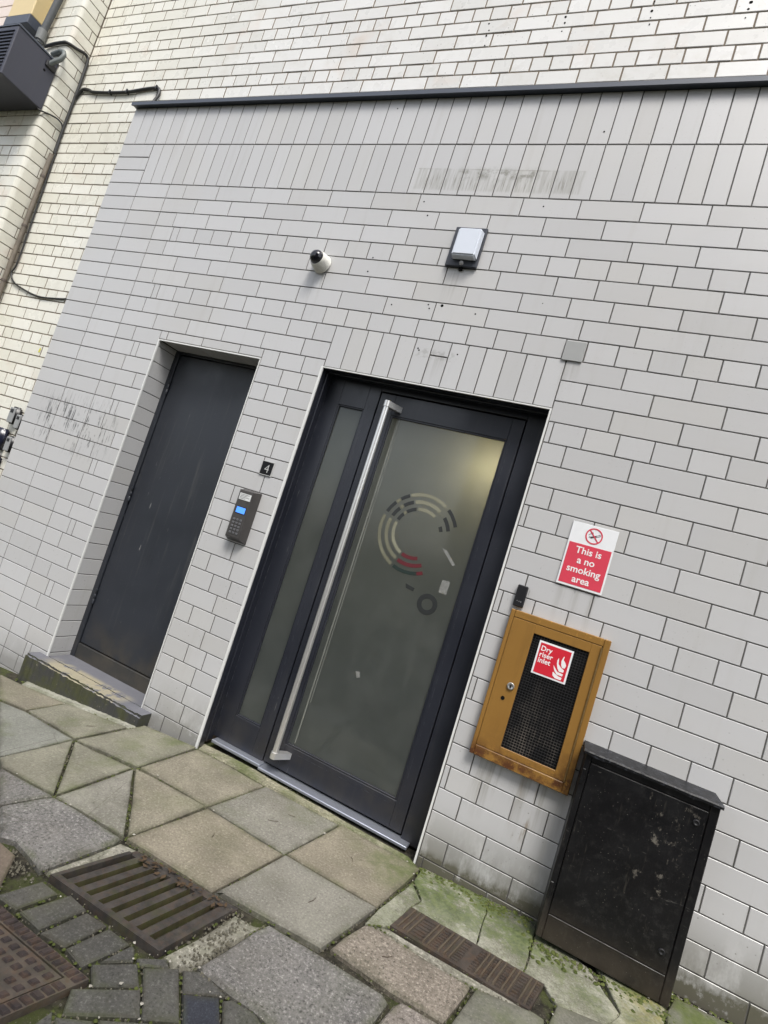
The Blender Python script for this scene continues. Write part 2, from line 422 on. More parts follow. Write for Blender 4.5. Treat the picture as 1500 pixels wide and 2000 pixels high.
PORTAL = m_portal(); BRICK = m_brick()
GROUT = m_mortar('dark grey grout', (.060,.057,.053), (.15,.145,.136))
MORTAR = m_mortar('brown lime mortar', (.13,.105,.08), (.25,.21,.165))
STONES = {
 'tan': m_stone('buff paving slab', (0.184,0.167,0.126), (0.261,0.236,0.180), .50, .26),
 'tan2': m_stone('warm buff paving slab', (0.194,0.171,0.129), (0.268,0.238,0.180), .50, .18),
 'grey': m_stone('grey paving slab', (0.176,0.167,0.140), (0.248,0.236,0.200), .50, .20),
 'green': m_stone('green stained paving slab', (0.167,0.160,0.122), (0.236,0.225,0.173), .46, .46),
 'green2': m_stone('dull green paving slab', (0.122,0.120,0.097), (0.171,0.167,0.135), .42, .55),
 'bluegrey': m_stone('blue grey paving slab', (0.162,0.164,0.140), (0.221,0.221,0.191), .42, .40),
 'granite': m_stone('grey granite kerb', (0.142,0.136,0.128), (0.194,0.184,0.172), 1.0, .10, 95),
 'pink': m_stone('pink granite kerb', (0.176,0.151,0.123), (0.241,0.209,0.171), 1.0, .12, 95),
 'pink2': m_stone('pale granite kerb', (0.183,0.158,0.139), (0.249,0.221,0.196), 1.0, .08, 95),
 'brown': m_stone('brown stone', (0.141,0.111,0.084), (0.191,0.150,0.117), .3, .1),
 'paver': m_stone('grey block paver', (0.060,0.058,0.052), (0.093,0.090,0.081), .60, .16, 110),
 'black': m_stone('black block paver', (0.023,0.024,0.032), (0.041,0.045,0.056), .5, .0, 190),
 'pale': m_stone('pale cement fillet', (0.262,0.257,0.209), (0.356,0.350,0.293), .4, .30, 90),
 'conc': m_stone('rough cement patch', (0.206,0.197,0.157), (0.305,0.290,0.242), .8, .40, 60),
 'moss': m_stone('mossy cement strip', (0.209,0.196,0.135), (0.308,0.289,0.209), .8, .55, 70),
 'mossy': m_moss(),
}

def m_soil():
    k = NT('damp grit in the joints'); n = k.noise(30, 5, .7)
    c = k.mix(k.ramp(n, .35, .65), (.022,.020,.015), (.055,.05,.036))
    c = k.mix(k.mul(k.ramp(k.noise(6, 5, .65, off=(3,1,0)), .46, .60), .8), c, (.055,.066,.02))
    c = k.mix(k.mul(k.ramp(k.noise(150, 3, .7), .62, .7), .6), c, (.22,.2,.16))
    k.bump(n, .9, .01); return k.done(c, .95, .2)
SOIL = m_soil()
FRAME = m_darkmetal('anthracite powder coat', (.016,.018,.026), .36, .22, .45)
STEEL = m_darkmetal('worn charcoal door paint', (.018,.021,.028), .40, .55, .55)
SLATE = m_darkmetal('slate blue coping metal', (.062,.072,.095), .45, .2, .1)
BOXM = m_darkmetal('dark slate box enamel', (.048,.050,.068), .5, .35, .25)
BLACKP = simple('black plastic', (.012,.012,.014), .38)
DARK = simple('dark hollow', (.006,.006,.006), .9, .1)
WHITE = simple('white plastic', (.74,.74,.72), .4, var=.05)
TRIM = simple('white metal edge trim', (.66,.66,.64), .3, .6, var=.08, scale=12)
ALU = simple('brushed aluminium sill', (.50,.53,.60), .34, .5, .75, var=.12, scale=25)
INOX = simple('brushed stainless steel', (.80,.79,.77), .34, .5, .85, var=.06, scale=40)
GREYPL = simple('grey plastic plate', (.30,.305,.30), .5, var=.04)
CABLE = simple('black cable', (.018,.018,.018), .5)
PIPE = simple('dull brown pipe', (.16,.135,.105), .6, var=.45, scale=14)
CREAM = simple('cream enamel', (.66,.52,.27), .4, var=.05)
RED = simple('sign red', (.56,.018,.035), .42, var=.06)
FADED = simple('faded sign red', (.60,.052,.085), .38, var=.12, scale=14)
SIGNW = simple('sign white', (.74,.75,.76), .35, var=.05)
GREYINK = simple('dark print', (.05,.05,.055), .5)
GLASS = m_glass()
CABP = m_cabinet(); OCHRE = m_ochre(); STEPM = m_step()
GRATE = m_iron('rusty drain iron', (.042,.038,.035), (.078,.068,.060), .22, .40)
GRATE_IN = m_iron('mossy iron sides', (.050,.046,.026), (.085,.08,.036), .3, .7)
COVER = m_iron('rust brown cast iron', (.050,.041,.035), (.082,.066,.054), .35, .30)
MANH = m_iron('worn manhole iron', (.070,.060,.050), (.115,.094,.074), .4, .30)
RIBS = m_iron('worn ochre rib tops', (.088,.070,.050), (.112,.090,.064), .3, .05)
STUD = m_iron('dark iron studs', (.035,.028,.027), (.065,.048,.043), .35, .05)

# ================================================================ GROUND
def grid_sheet(name, xs, ys, dz, m):
    b = MB(); nx = len(xs)
    vs = [(x, y, ground_z(max(-7.0, min(2.5, x))) + dz) for y in ys for x in xs]
    fs = [(j*nx+i, j*nx+i+1, (j+1)*nx+i+1, (j+1)*nx+i) for j in range(len(ys)-1) for i in range(nx-1)]
    return b.add(vs, fs).build(name, m)
g = grid_sheet('ground', [-400,-60,-12,-7] + [-6.5+.25*i for i in range(37)] + [3,8,60,400],
               [-400,-60,-14,-7,-4,-3,-2.2,-1.8,-1.4,-1,-.6,-.3,0,.075,3,60,400], -.022, SOIL)
tag(g, kind='structure')

pavement = thing('pavement', 'worn stone paving with kerb stones and mossy cement along the foot of the wall', 'pavement', kind='structure')
del pavement['category']
def slab_mesh(poly, top, thick=.05, bevel=.006, rough=.0025, zoff=0.0, tilt=(0,0), seg=.11):
    # subdivide the outline, roughen it, chamfer the arris
    pts = [Vector((p[0], p[1])) for p in poly]
    if sum(pts[i].x*pts[(i+1)%len(pts)].y - pts[(i+1)%len(pts)].x*pts[i].y for i in range(len(pts))) < 0: pts.reverse()
    cx = sum(p.x for p in pts)/len(pts); cy = sum(p.y for p in pts)/len(pts)
    out = []
    for i, p in enumerate(pts):
        q = pts[(i+1) % len(pts)]; n = max(1, min(9, int((q-p).length/seg)))
        # round the corner a little
        for k in range(n):
            t = k/n; r = p.lerp(q, t)
            if k == 0:
                r = r + (Vector((cx,cy))-r).normalized()*bevel*.3
            else:
                d = (q-p).normalized(); nn = Vector((-d.y, d.x)); r = r + nn*random.uniform(-.2, 1)*rough
            out.append(r)
    n = len(out); vs = []; c = Vector((cx, cy))
    def Z(p): return ground_z(p.x) + zoff + (p.x-cx)*tilt[0] + (p.y-cy)*tilt[1]
    inner = []
    for i, p in enumerate(out):
        a = (p - out[i-1]).normalized(); b = (out[(i+1)%n]-p).normalized()
        nn = (Vector((-a.y,a.x))+Vector((-b.y,b.x)))
        nn = nn.normalized() if nn.length > 1e-6 else (c-p).normalized()
        inner.append(p + nn*bevel)
    size = min((Vector((p[0],p[1]))-c).length for p in poly)
    core = [p + (c-p).normalized()*min(.030, size*.3) for p in inner]
    for p in inner: vs.append((p.x, p.y, Z(p)+top))
    for p in out: vs.append((p.x, p.y, Z(p)+top-bevel*random.uniform(.7, 1.2)))
    for p in out: vs.append((p.x, p.y, Z(p)+top-thick))
    for p in core: vs.append((p.x, p.y, Z(p)+top))
    fs = [tuple(range(3*n, 4*n))]
    for i in range(n):
        j = (i+1) % n
        fs.append((i, j, 3*n+j, 3*n+i)); fs.append((n+i, n+j, j, i)); fs.append((2*n+i, 2*n+j, n+j, n+i))
    mb = MB().add(vs, fs); mb.edge = [1.0]*(3*n) + [0.0]*n
    return mb
PIECES=[
('paving_slab','tan',[(-1.655,-0.047),(-1.207,-0.057),(-1.26,-0.437),(-1.674,-0.433)]),
('paving_slab','grey',[(-1.198,-0.051),(-0.774,-0.032),(-0.837,-0.437),(-1.252,-0.433)]),
('paving_slab','tan2',[(-0.763,-0.024),(-0.347,-0.036),(-0.407,-0.425),(-0.829,-0.433)]),
('paving_slab','green',[(-2.045,-0.037),(-1.672,-0.039),(-1.684,-0.439),(-2.084,-0.447),(-2.057,-0.141)]),
('paving_slab','green',[(-2.533,-0.151),(-2.08,-0.134),(-2.1,-0.447),(-2.53,-0.388)]),
('paving_slab','tan',[(-3.138,-0.146),(-2.936,-0.153),(-2.544,-0.153),(-2.547,-0.387),(-2.76,-0.393)]),
('paving_slab','bluegrey',[(-2.731,-0.412),(-2.528,-0.401),(-2.1,-0.458),(-2.114,-0.814)]),
('paving_slab','green',[(-2.1,-0.823),(-2.085,-0.471),(-1.697,-0.87),(-2.017,-0.869)]),
('paving_slab','green',[(-2.074,-0.467),(-1.697,-0.465),(-1.695,-0.86)]),
('paving_slab','grey',[(-1.681,-0.47),(-1.32,-0.853),(-1.682,-0.87)]),
('paving_slab','tan',[(-1.678,-0.457),(-1.264,-0.443),(-1.312,-0.843)]),
('paving_slab','tan2',[(-1.251,-0.445),(-0.841,-0.447),(-0.901,-0.836),(-1.304,-0.853)]),
('paving_slab','grey',[(-0.83,-0.444),(-0.409,-0.435),(-0.483,-0.771),(-0.885,-0.811),(-0.892,-0.834)]),
('mortar_fillet','pale',[(-2.945,-0.147),(-3.031,0.001),(-2.059,-0.042),(-2.042,-0.089),(-2.069,-0.13),(-2.547,-0.14)]),
('mortar_fillet','moss',[(-1.664,-0.028),(-1.689,0.045),(-1.331,0.05),(-0.417,0.023),(-0.355,-0.028),(-0.774,-0.019),(-1.21,-0.043)]),
('kerb_stone','granite',[(-2.009,-0.883),(-2.009,-0.874),(-1.689,-0.879),(-1.708,-0.921),(-1.752,-1.05)]),
('kerb_stone','granite',[(-1.739,-1.058),(-1.697,-0.908),(-1.674,-0.88),(-1.316,-0.868),(-1.31,-0.904),(-1.348,-1.172),(-1.423,-1.156),(-1.526,-1.142),(-1.575,-1.163)]),
('concrete_patch','conc',[(-1.343,-1.154),(-1.307,-0.876),(-1.225,-0.861),(-1.315,-1.159)]),
('kerb_stone','brown',[(-1.584,-1.209),(-1.555,-1.176),(-1.458,-1.181),(-1.356,-1.299),(-1.368,-1.338)]),
('block_paver','paver',[(-1.339,-1.34),(-1.304,-1.194),(-1.229,-1.194),(-1.252,-1.315),(-1.319,-1.322)]),
('block_paver','paver',[(-1.238,-1.315),(-1.199,-1.172),(-1.119,-1.179),(-1.145,-1.318)]),
('block_paver','paver',[(-1.136,-1.319),(-1.113,-1.18),(-1.03,-1.174),(-1.05,-1.306)]),
('block_paver','paver',[(-1.043,-1.307),(-1.019,-1.177),(-0.93,-1.176),(-0.965,-1.318)]),
('block_paver','paver',[(-0.942,-1.278),(-0.924,-1.175),(-0.909,-1.177),(-0.878,-1.212)]),
('block_paver','paver',[(-0.954,-1.294),(-0.866,-1.208),(-0.806,-1.257),(-0.899,-1.338)]),
('block_paver','paver',[(-0.929,-1.378),(-0.796,-1.263),(-0.737,-1.32),(-0.885,-1.437)]),
('block_paver','paver',[(-0.843,-1.21),(-0.769,-1.143),(-0.655,-1.264),(-0.733,-1.322)]),
('block_paver','paver',[(-0.759,-1.139),(-0.714,-1.101),(-0.609,-1.12),(-0.709,-1.195)]),
('block_paver','black',[(-0.706,-1.197),(-0.623,-1.137),(-0.532,-1.245),(-0.608,-1.308)]),
('block_paver','paver',[(-0.611,-1.139),(-0.592,-1.118),(-0.517,-1.109),(-0.446,-1.137),(-0.416,-1.184),(-0.512,-1.263)]),
('block_paver','paver',[(-0.883,-1.197),(-0.816,-1.138),(-0.791,-1.159),(-0.861,-1.211)]),
('block_paver','paver',[(-0.914,-1.506),(-0.909,-1.443),(-0.819,-1.517),(-0.897,-1.583)]),
('block_paver','paver',[(-0.895,-1.449),(-0.819,-1.396),(-0.748,-1.458),(-0.815,-1.514)]),
('block_paver','paver',[(-0.811,-1.39),(-0.652,-1.271),(-0.596,-1.332),(-0.741,-1.452)]),
('concrete_patch','conc',[(-0.837,-1.148),(-0.784,-0.847),(-0.708,-0.838),(-0.682,-0.828),(-0.738,-1.107),(-0.784,-1.157),(-0.818,-1.135)]),
('kerb_stone','granite',[(-0.732,-1.108),(-0.688,-0.865),(-0.671,-0.813),(-0.48,-0.796),(-0.24,-0.797),(-0.216,-0.814),(-0.233,-0.951),(-0.406,-1.122),(-0.527,-1.107),(-0.605,-1.113)]),
('kerb_stone','pink',[(-0.458,-0.746),(-0.446,-0.662),(-0.413,-0.549),(-0.35,-0.531),(-0.234,-0.544),(-0.004,-0.57),(-0.007,-0.598),(-0.048,-0.771),(-0.213,-0.775)]),
('kerb_stone','pink2',[(-0.226,-0.953),(-0.202,-0.814),(-0.184,-0.783),(-0.041,-0.785),(0.008,-0.863),(-0.154,-0.983)]),
('paving_slab','green2',[(-0.028,-0.764),(0.013,-0.569),(0.197,-0.531),(0.237,-0.537),(0.243,-0.684),(0.008,-0.863)]),
('paving_slab','green2',[(0.248,-0.551),(0.272,-0.439),(0.466,-0.396),(0.459,-0.512),(0.255,-0.675)]),
('paving_slab','green2',[(0.649,-0.155),(0.693,-0.039),(0.919,-0.027),(0.922,-0.142),(0.62,-0.383)]),
('moss_patch','mossy',[(-0.4,-0.426),(-0.346,-0.153),(-0.28,-0.245),(-0.303,-0.316),(-0.329,-0.48),(-0.41,-0.536)]),
('moss_patch','mossy',[(-0.338,-0.036),(-0.033,-0.083),(-0.03,-0.337),(-0.296,-0.309),(-0.275,-0.239),(-0.341,-0.138)]),
('moss_patch','mossy',[(-0.026,-0.081),(0.174,-0.115),(0.157,-0.287),(0.147,-0.375),(-0.024,-0.338)]),
('moss_patch','mossy',[(0.181,-0.117),(0.203,-0.125),(0.379,-0.135),(0.48,-0.297),(0.434,-0.394),(0.275,-0.426),(0.226,-0.36),(0.153,-0.373),(0.164,-0.278)]),
('moss_patch','mossy',[(0.385,-0.133),(0.645,-0.137),(0.615,-0.387),(0.472,-0.502),(0.473,-0.39),(0.44,-0.393),(0.485,-0.29)]),
('moss_patch','conc',[(-0.408,-0.541),(-0.331,-0.488),(0.187,-0.532),(0.196,-0.527),(0.015,-0.559),(-0.002,-0.56),(-0.233,-0.537),(-0.349,-0.523)]),
]
KIND_H = {'granite': (.0, .008), 'pink': (0, .008), 'pink2': (0, .008), 'paver': (-.004, .0045), 'black': (-.004, .0045),
          'mossy': (-.006, .003), 'conc': (-.009, .008), 'pale': (.004, .012), 'moss': (-.002, .008), 'brown': (.0, .006)}
for name, kind, poly in PIECES:
    zo, bev = KIND_H.get(kind, (0, .0038))
    if name == 'moss_patch' and kind == 'mossy':         # cement run up against the foot of the wall
        poly = [(x, -.003 if y > -.135 and x > -.36 else y) for x, y in poly]
        cx_ = sum(q[0] for q in poly)/len(poly); cy_ = sum(q[1] for q in poly)/len(poly)
        poly = [(x+(x-cx_)*.018, min(-.002, y+(y-cy_)*.018)) for x, y in poly]
    jit = random.uniform(-.003, .002)
    if name in ('moss_patch', 'concrete_patch', 'mortar_fillet'): rough = .004 if kind == 'mossy' else .006
    elif name == 'kerb_stone': rough = .006
    else: rough = .0028
    tl = (random.uniform(-.006,.006), random.uniform(-.006,.006)) if name in ('paving_slab','kerb_stone','block_paver') else (0,0)
    slab_mesh(poly, 0, .06, bev, rough, zo+jit, tl, .035 if kind == 'mossy' else .11).build(name, STONES[kind], pavement)
# the same paving goes on beyond both sides of the view
def extra(x0, x1, y0, y1, kind, name='paving_slab'):
    slab_mesh([(x0,y0),(x1,y0),(x1,y1),(x0,y1)], 0, .05, .006, .003, random.uniform(-.004,.001)).build(name, STONES[kind], pavement)
kinds = ['tan','grey','green','tan2','bluegrey']
for i in range(6):
    extra(-3.16-.43*(i+1)+.01, -3.16-.43*i, -.44, .03, kinds[i%5]) if i else extra(-3.58, -3.15, -.44, -.15, 'grey')
    extra(-2.76-.43*(i+1)+.01, -2.76-.43*i, -.86, -.45, kinds[(i+2)%5])
for i in range(4):
    extra(.93+.45*i, 1.37+.45*i, -.42, -.035, 'green2'); extra(.93+.45*i, 1.37+.45*i, -.86, -.43, 'green2')
for kind, poly in (('bluegrey',[(-2.745,-.425),(-2.125,-.828),(-2.125,-.865),(-2.745,-.865)]),('tan',[(-3.145,-.16),(-2.775,-.402),(-2.745,-.44),(-3.145,-.44)]),
                   ('green2',[(.265,-.635),(.475,-.455),(.600,-.480),(.600,-.86),(.265,-.86)]),('grey',[(.610,-.385),(.915,-.175),(.915,-.86),(.610,-.86)]),
                   ('green2',[(.02,-.838),(.255,-.638),(.255,-.86),(.02,-.86)])):
    slab_mesh(poly, 0, .05, .004, .003, -.002).build('paving_slab', STONES[kind], pavement)
for i in range(5):
    extra(.02+.52*i, .52+.52*i, -1.13, -.875, ('granite','pink','granite','pink2','granite')[i], 'kerb_stone')
    extra(-2.53-.5*i+.0, -2.05-.5*i, -1.17, -.885, ('granite','granite','pink2','granite','pink')[i], 'kerb_stone')
st = MB()
for j in range(20):
    for i in range(40):
        x = -5.0 + .21*i + (.1 if j % 2 else 0); y = -1.245 - .107*j
        if -1.86 < x < -.40 and y > -1.56: continue
        if -1.86 < x < -.82 and y > -2.06: continue
        if -.40 <= x < -.2 and y > -1.20 and x < -.36: continue
        m_ = slab_mesh([(x,y),(x+.2,y),(x+.2,y+.1),(x,y+.1)], 0, .05, .004, .002, -.004+random.uniform(-.003,.002))
        n0 = len(st.v); st.add(m_.v, m_.f)
tag(st.build('block_paver', STONES['paver'], pavement), kind='stuff')
# loose grit, chips and dead moss lying in the joints
gr = MB()
def pebble(x, y, s):
    z = ground_z(x) - .008; n = 6
    ring = [(x+math.cos(6.283*k/n)*s*random.uniform(.6,1.1), y+math.sin(6.283*k/n)*s*random.uniform(.6,1.1), z) for k in range(n)]
    top = [(x+(p[0]-x)*.55, y+(p[1]-y)*.55, z+s*random.uniform(.5,1)) for p in ring]
    gr.add(ring+top, [tuple(range(n,2*n))]+[(k,(k+1)%n,n+(k+1)%n,n+k) for k in range(n)])
for name, kind, poly in PIECES:
    for i in range(len(poly)):
        p = Vector(poly[i]); q = Vector(poly[(i+1)%len(poly)])
        for _ in range(int((q-p).length*46)):
            t = random.random(); r = p.lerp(q, t)
            c = Vector((sum(a[0] for a in poly)/len(poly), sum(a[1] for a in poly)/len(poly)))
            r = r + (r-c).normalized()*random.uniform(.001,.012)
            pebble(r.x, r.y, random.choice((.0015,.002,.002,.003,.004)))
for _ in range(260):
    t = random.random(); pebble(-.75+random.gauss(0,.04)-.06*t+.02, -1.12+.28*t, random.uniform(.002,.006))
for _ in range(160): pebble(-1.46+random.gauss(0,.05), -1.22+random.gauss(0,.03), random.uniform(.002,.006))
for _ in range(300):
    x = random.uniform(-.36,.95); pebble(x, -.012-random.random()**2*.05-(.13 if .17 < x < .65 else 0), random.uniform(.002,.006))
tag(gr.build('joint_grit', simple('pale grit', (.13,.12,.09), .9, .2, var=.7, scale=90)), 'loose pale grit and chips of stone lying in the paving joints', kind='stuff')

# cushions of moss along the foot of the wall and in the joints
ms = MB()
def clump(x, y, s, z0=-.006):
    z = ground_z(x)+z0; n = 7; ph = random.random()*6
    r1 = [(x+math.cos(ph+6.283*k/n)*s*random.uniform(.7,1.25), y+math.sin(ph+6.283*k/n)*s*random.uniform(.7,1.25), z) for k in range(n)]
    r2 = [(x+(q[0]-x)*.68, y+(q[1]-y)*.68, z+s*random.uniform(.25,.5)) for q in r1]
    ms.add(r1+r2+[(x, y, z+s*random.uniform(.45,.7))], [(k,(k+1)%n,n+(k+1)%n,n+k) for k in range(n)]+[(n+k,n+(k+1)%n,2*n) for k in range(n)], True)
for _ in range(420):
    x = -.36+1.3*random.random(); y = -.004-abs(random.gauss(0,.045))
    if .15 < x < .67: y -= .135
    clump(x, min(-.006,y), random.uniform(.003,.011))
for name, kind, poly in PIECES:
    if kind in ('granite','pink','pink2','black'): dn = 9
    else: dn = 26
    for i in range(len(poly)):
        p = Vector(poly[i]); q = Vector(poly[(i+1)%len(poly)])
        cc_ = Vector((sum(a_[0] for a_ in poly)/len(poly), sum(a_[1] for a_ in poly)/len(poly)))
        t0 = random.random(); sp = random.uniform(.12,.35)
        for _ in range(int((q-p).length*dn)):
            t = min(1, max(0, random.gauss(t0, sp))); r = p.lerp(q, t)
            r = r + (r-cc_).normalized()*random.uniform(.001,.006); clump(r.x, min(-.006, r.y) if r.x > -.4 else r.y, random.uniform(.002,.0065), -.010)
for _ in range(160): clump(-3.05+random.random()*1.0, -.098-abs(random.gauss(0,.012)), random.uniform(.003,.009))
MOSSM = NT('cushion moss'); mn = MOSSM.noise(60, 4, .7); MOSSM.bump(MOSSM.noise(300, 2), .8, .002)
MOSSM = MOSSM.done(MOSSM.mix(MOSSM.ramp(mn, .3, .7), (.040,.055,.014), (.105,.120,.038)), .95, .15)
tag(ms.build('moss', MOSSM), 'small cushions of green moss along the foot of the wall and in the paving joints', kind='stuff')
ch = MB()
for _ in range(50):
    name, kind, poly = random.choice(PIECES); i = random.randrange(len(poly))
    r = Vector(poly[i]).lerp(Vector(poly[(i+1)%len(poly)]), random.random()); s = random.uniform(.002,.0065); z = ground_z(r.x)+.0015
    ph = random.random()*6; ch.add([(r.x+math.cos(ph+k*1.256)*s*random.uniform(.6,1.2), r.y+math.sin(ph+k*1.256)*s*random.uniform(.6,1.2), z+(.003 if k % 2 else .001)) for k in range(5)], [(0,1,2,3,4)])
tag(ch.build('pale_chip', simple('bone white chip', (.36,.34,.29), .7, .2, var=.3, scale=200)), 'small white chips and scraps of litter scattered along the paving joints', kind='stuff')
tw = MB()
for x, y, a_, l_ in ((-1.02,-.30,.4,.05),(-.62,-.62,1.1,.045),(-1.45,-.70,2.4,.04),(-.98,-.18,.1,.035),(-2.2,-.3,.8,.05),(-.60,-.25,2.0,.03),(-1.10,-.60,1.7,.03),(-.30,-.66,.5,.04)):
    z = ground_z(x)+.0025; tw.tube([(x,y,z),(x+math.cos(a_)*l_*.5,y+math.sin(a_)*l_*.5,z+.002),(x+math.cos(a_+.25)*l_,y+math.sin(a_+.25)*l_,z)], .0011, 5)
tag(tw.build('twig', simple('dry twig', (.07,.05,.035), .8, .2)), 'thin dry twigs lying loose on the paving slabs', kind='stuff')

# ---------------------------------------------------------------- iron in the ground
def quadmap(q):          # unit square -> four ground corners (u along 0-1, v along 0-3)
    q = [Vector(p) for p in q]
    def f(u, v): return q[0]*(1-u)*(1-v) + q[1]*u*(1-v) + q[2]*u*v + q[3]*(1-u)*v
    return f
def qbox(mb, f, u0, u1, v0, v1, z0, z1, ch=0.0, chu=0.0):
    a = [f(u0,v0), f(u1,v0), f(u1,v1), f(u0,v1)]; c = (a[0]+a[2])/2
    lo = [(p.x,p.y,ground_z(p.x)+z0) for p in a]
    if ch:
        t = [f(u0+chu,v0+ch), f(u1-chu,v0+ch), f(u1-chu,v1-ch), f(u0+chu,v1-ch)]
    else: t = a
    hi = [(p.x,p.y,ground_z(p.x)+z1) for p in t]
    mb.add(lo+hi, [(4,5,6,7),(0,1,5,4),(1,2,6,5),(2,3,7,6),(3,0,4,7),(3,2,1,0)])
# road drain: eight slots between sloping mossy bars
D = quadmap([(-1.307,-1.169),(-1.230,-.876),(-.787,-.829),(-.848,-1.148)])   # u = across, v = along
dc = D(.5,.5)
drain = thing('drain_grate', 'rusty iron road drain grate with mossy slots beside the grey block pavers', 'drain grate', (dc.x, dc.y, ground_z(dc.x)))
fr = MB(); qbox(fr, D, 0, .07, 0, 1, -.09, .004); qbox(fr, D, .90, 1, 0, 1, -.09, -.004)
qbox(fr, D, .07, .90, 0, .035, -.09, .004); qbox(fr, D, .07, .90, .965, 1, -.09, .004)
fr.build('frame', GRATE, drain)
pit = MB(); qbox(pit, D, .04, .94, .02, .98, -.12, -.042); pit.build('sump', SOIL, drain)
for k in range(8):
    v0 = .035 + .93*k/8
    b = MB(); q = [D(.07,v0+.052), D(.90,v0+.052), D(.90,v0+.1165), D(.07,v0+.1165)]
    b.add([(p.x,p.y,ground_z(p.x)-.001) for p in q] + [(p.x+dx,p.y,ground_z(p.x)-.085) for p, dx in zip(q, (-.018,-.018,.006,.006))],
          [(0,1,2,3),(0,4,5,1),(1,5,6,2),(2,6,7,3),(3,7,4,0)])
    o = b.build('bar', GRATE, drain); o.data.materials.append(GRATE_IN)
    for i in (1, 3): o.data.polygons[i].material_index = 1
lit = MB()
for _ in range(40):
    p = D(random.uniform(.80,.97), random.uniform(.1,.95)); s = random.uniform(.006,.016); a = random.uniform(0,6.28)
    z = ground_z(p.x)+random.uniform(.001,.006)
    lit.add([(p.x+math.cos(a+k*1.57)*s*(1 if k%2 else .5), p.y+math.sin(a+k*1.57)*s*(1 if k%2 else .5), z+random.uniform(0,.006)) for k in range(4)], [(0,1,2,3)])
tag(lit.build('leaf_litter', simple('dead leaf', (.075,.05,.03), .9, .2, var=.6, scale=60)), 'scraps of dead leaf caught along the edge of the drain grate', kind='stuff')

# manhole in the bottom left corner
e1 = Vector((-.999,-.011)); e2 = Vector((-.28,-.96)); M0 = Vector((-.915,-1.334))
def M(a, b): return M0 + e1*a + e2*b
man = thing('manhole_cover', 'square cast iron manhole cover with raised studs and rusty wear', 'manhole cover', (-1.2,-1.6,ground_z(-1.2)))
def mbox(mb, a0, a1, b0, b1, z0, z1, ch=0.0): qbox(mb, M, a0, a1, b0, b1, z0, z1, ch, ch)
f_ = MB()
for a0,a1,b0,b1 in ((0,.62,0,.038),(0,.62,.582,.62),(0,.038,.038,.582),(.582,.62,.038,.582)): mbox(f_, a0,a1,b0,b1,-.08,.000)
f_.build('frame', MANH, man)
pads = MB()
for k in range(24):
    t = .006+.0255*k
    mbox(pads, t, t+.019, .004, .034, .000, .006, .003)
    if k > 1: mbox(pads, .004, .034, t, t+.019, .000, .006, .003)
tag(pads.build('frame_stud', STUD, man), kind='stuff')
l_ = MB(); mbox(l_, .043,.577,.043,.577,-.06,-.001); l_.build('lid', MANH, man)
sd_ = MB(); n = 0
for i in range(15):
    for j in range(15):
        a = .054+.0345*i; b = .054+.0345*j
        if (a-.14)**2+(b-.165)**2 < .055**2: continue
        mbox(sd_, a, a+.020, b, b+.020, -.001, .0045, .003)
tag(sd_.build('stud', STUD, man), kind='stuff')
kh = MB(); p = M(.155,.18)
kh.lathe((p.x,p.y,ground_z(p.x)), (0,0,1), [(-.002,.052),(.004,.050),(.004,.036),(-.012,.030),(-.014,.002)], 18); kh.build('keyhole', STONES['mossy'], man)

# long narrow utility cover by the mossy cement
I = quadmap([(-.331,-.482),(-.296,-.317),(.226,-.365),(.188,-.529)])        # v along the length
ic = I(.5,.5)
iron = thing('utility_cover', 'long narrow rust brown utility cover with raised ribs beside mossy cement', 'utility cover', (ic.x,ic.y,ground_z(ic.x)))
b = MB(); qbox(b, I, 0, 1, 0, 1, -.05, -.004); b.build('plate', COVER, iron)
rb = MB()
for v in (.035,.075,.115,.235,.27,.35,.39,.43,.62,.655,.70,.74,.80,.835,.915,.95): qbox(rb, I, .06, .94, v, v+.016, -.006, .0035, .003, .02)
rb.build('cross_rib', RIBS, iron)
tr = MB()
for v0, v1, nu in ((.135,.225,7),(.295,.34,9),(.45,.50,9),(.57,.61,9),(.68,.695,9),(.765,.79,9),(.86,.905,8),(.965,.99,9)):
    for k in range(nu):
        u = .08+.84*k/nu; qbox(tr, I, u, u+.84/nu*.55, v0, v1, -.006, .0015, .002, .01)
tag(tr.build('tread_bar', COVER, iron), kind='stuff')

# ================================================================ WALLS
TILES = {}
def tile_mesh(wd, ht, m, bev=.0016, thick=.014):
    k = (round(wd*1000), round(ht*1000), m.name)
    if k in TILES: return TILES[k]
    x, z, b = k[0]/2000, k[1]/2000, bev
    vs = [(-x+b,0,-z+b),(x-b,0,-z+b),(x-b,0,z-b),(-x+b,0,z-b), (-x,b,-z),(x,b,-z),(x,b,z),(-x,b,z), (-x,thick,-z),(x,thick,-z),(x,thick,z),(-x,thick,z)]
    fs = [(0,1,2,3)]
    for i in range(4):
        j = (i+1) % 4
        fs += [(4+i,4+j,j,i), (8+i,8+j,4+j,4+i)]
    TILES[k] = MB().add(vs, fs).mesh('tile', m); return TILES[k]
def lay(rects, y, m, parent, name, limit, joint, jy=.0006, tilt=.0022):
    rects = [(seen_area(a,b,y,c,d), a,b,c,d) for a,b,c,d in rects]
    rects.sort(reverse=True)
    rest = MB()
    for n, (s, a, b, c, d) in enumerate(rects):
        wd, ht = b-a-joint, d-c-joint
        if wd < .004 or ht < .004: continue
        pos = Vector(((a+b)/2, y+random.uniform(-jy,jy), (c+d)/2))
        rot = (random.gauss(0,tilt), 0, random.gauss(0,tilt))
        me = tile_mesh(wd, ht, m)
        if n < limit and s > 0:
            o = link(name, me, parent, pos); o.rotation_euler = rot
        else:
            mt = Matrix.Translation(pos)
            rest.add([mt @ v.co for v in me.vertices], [tuple(p.vertices) for p in me.polygons])
    if rest.f: tag(rest.build(name, m, parent), kind='stuff')

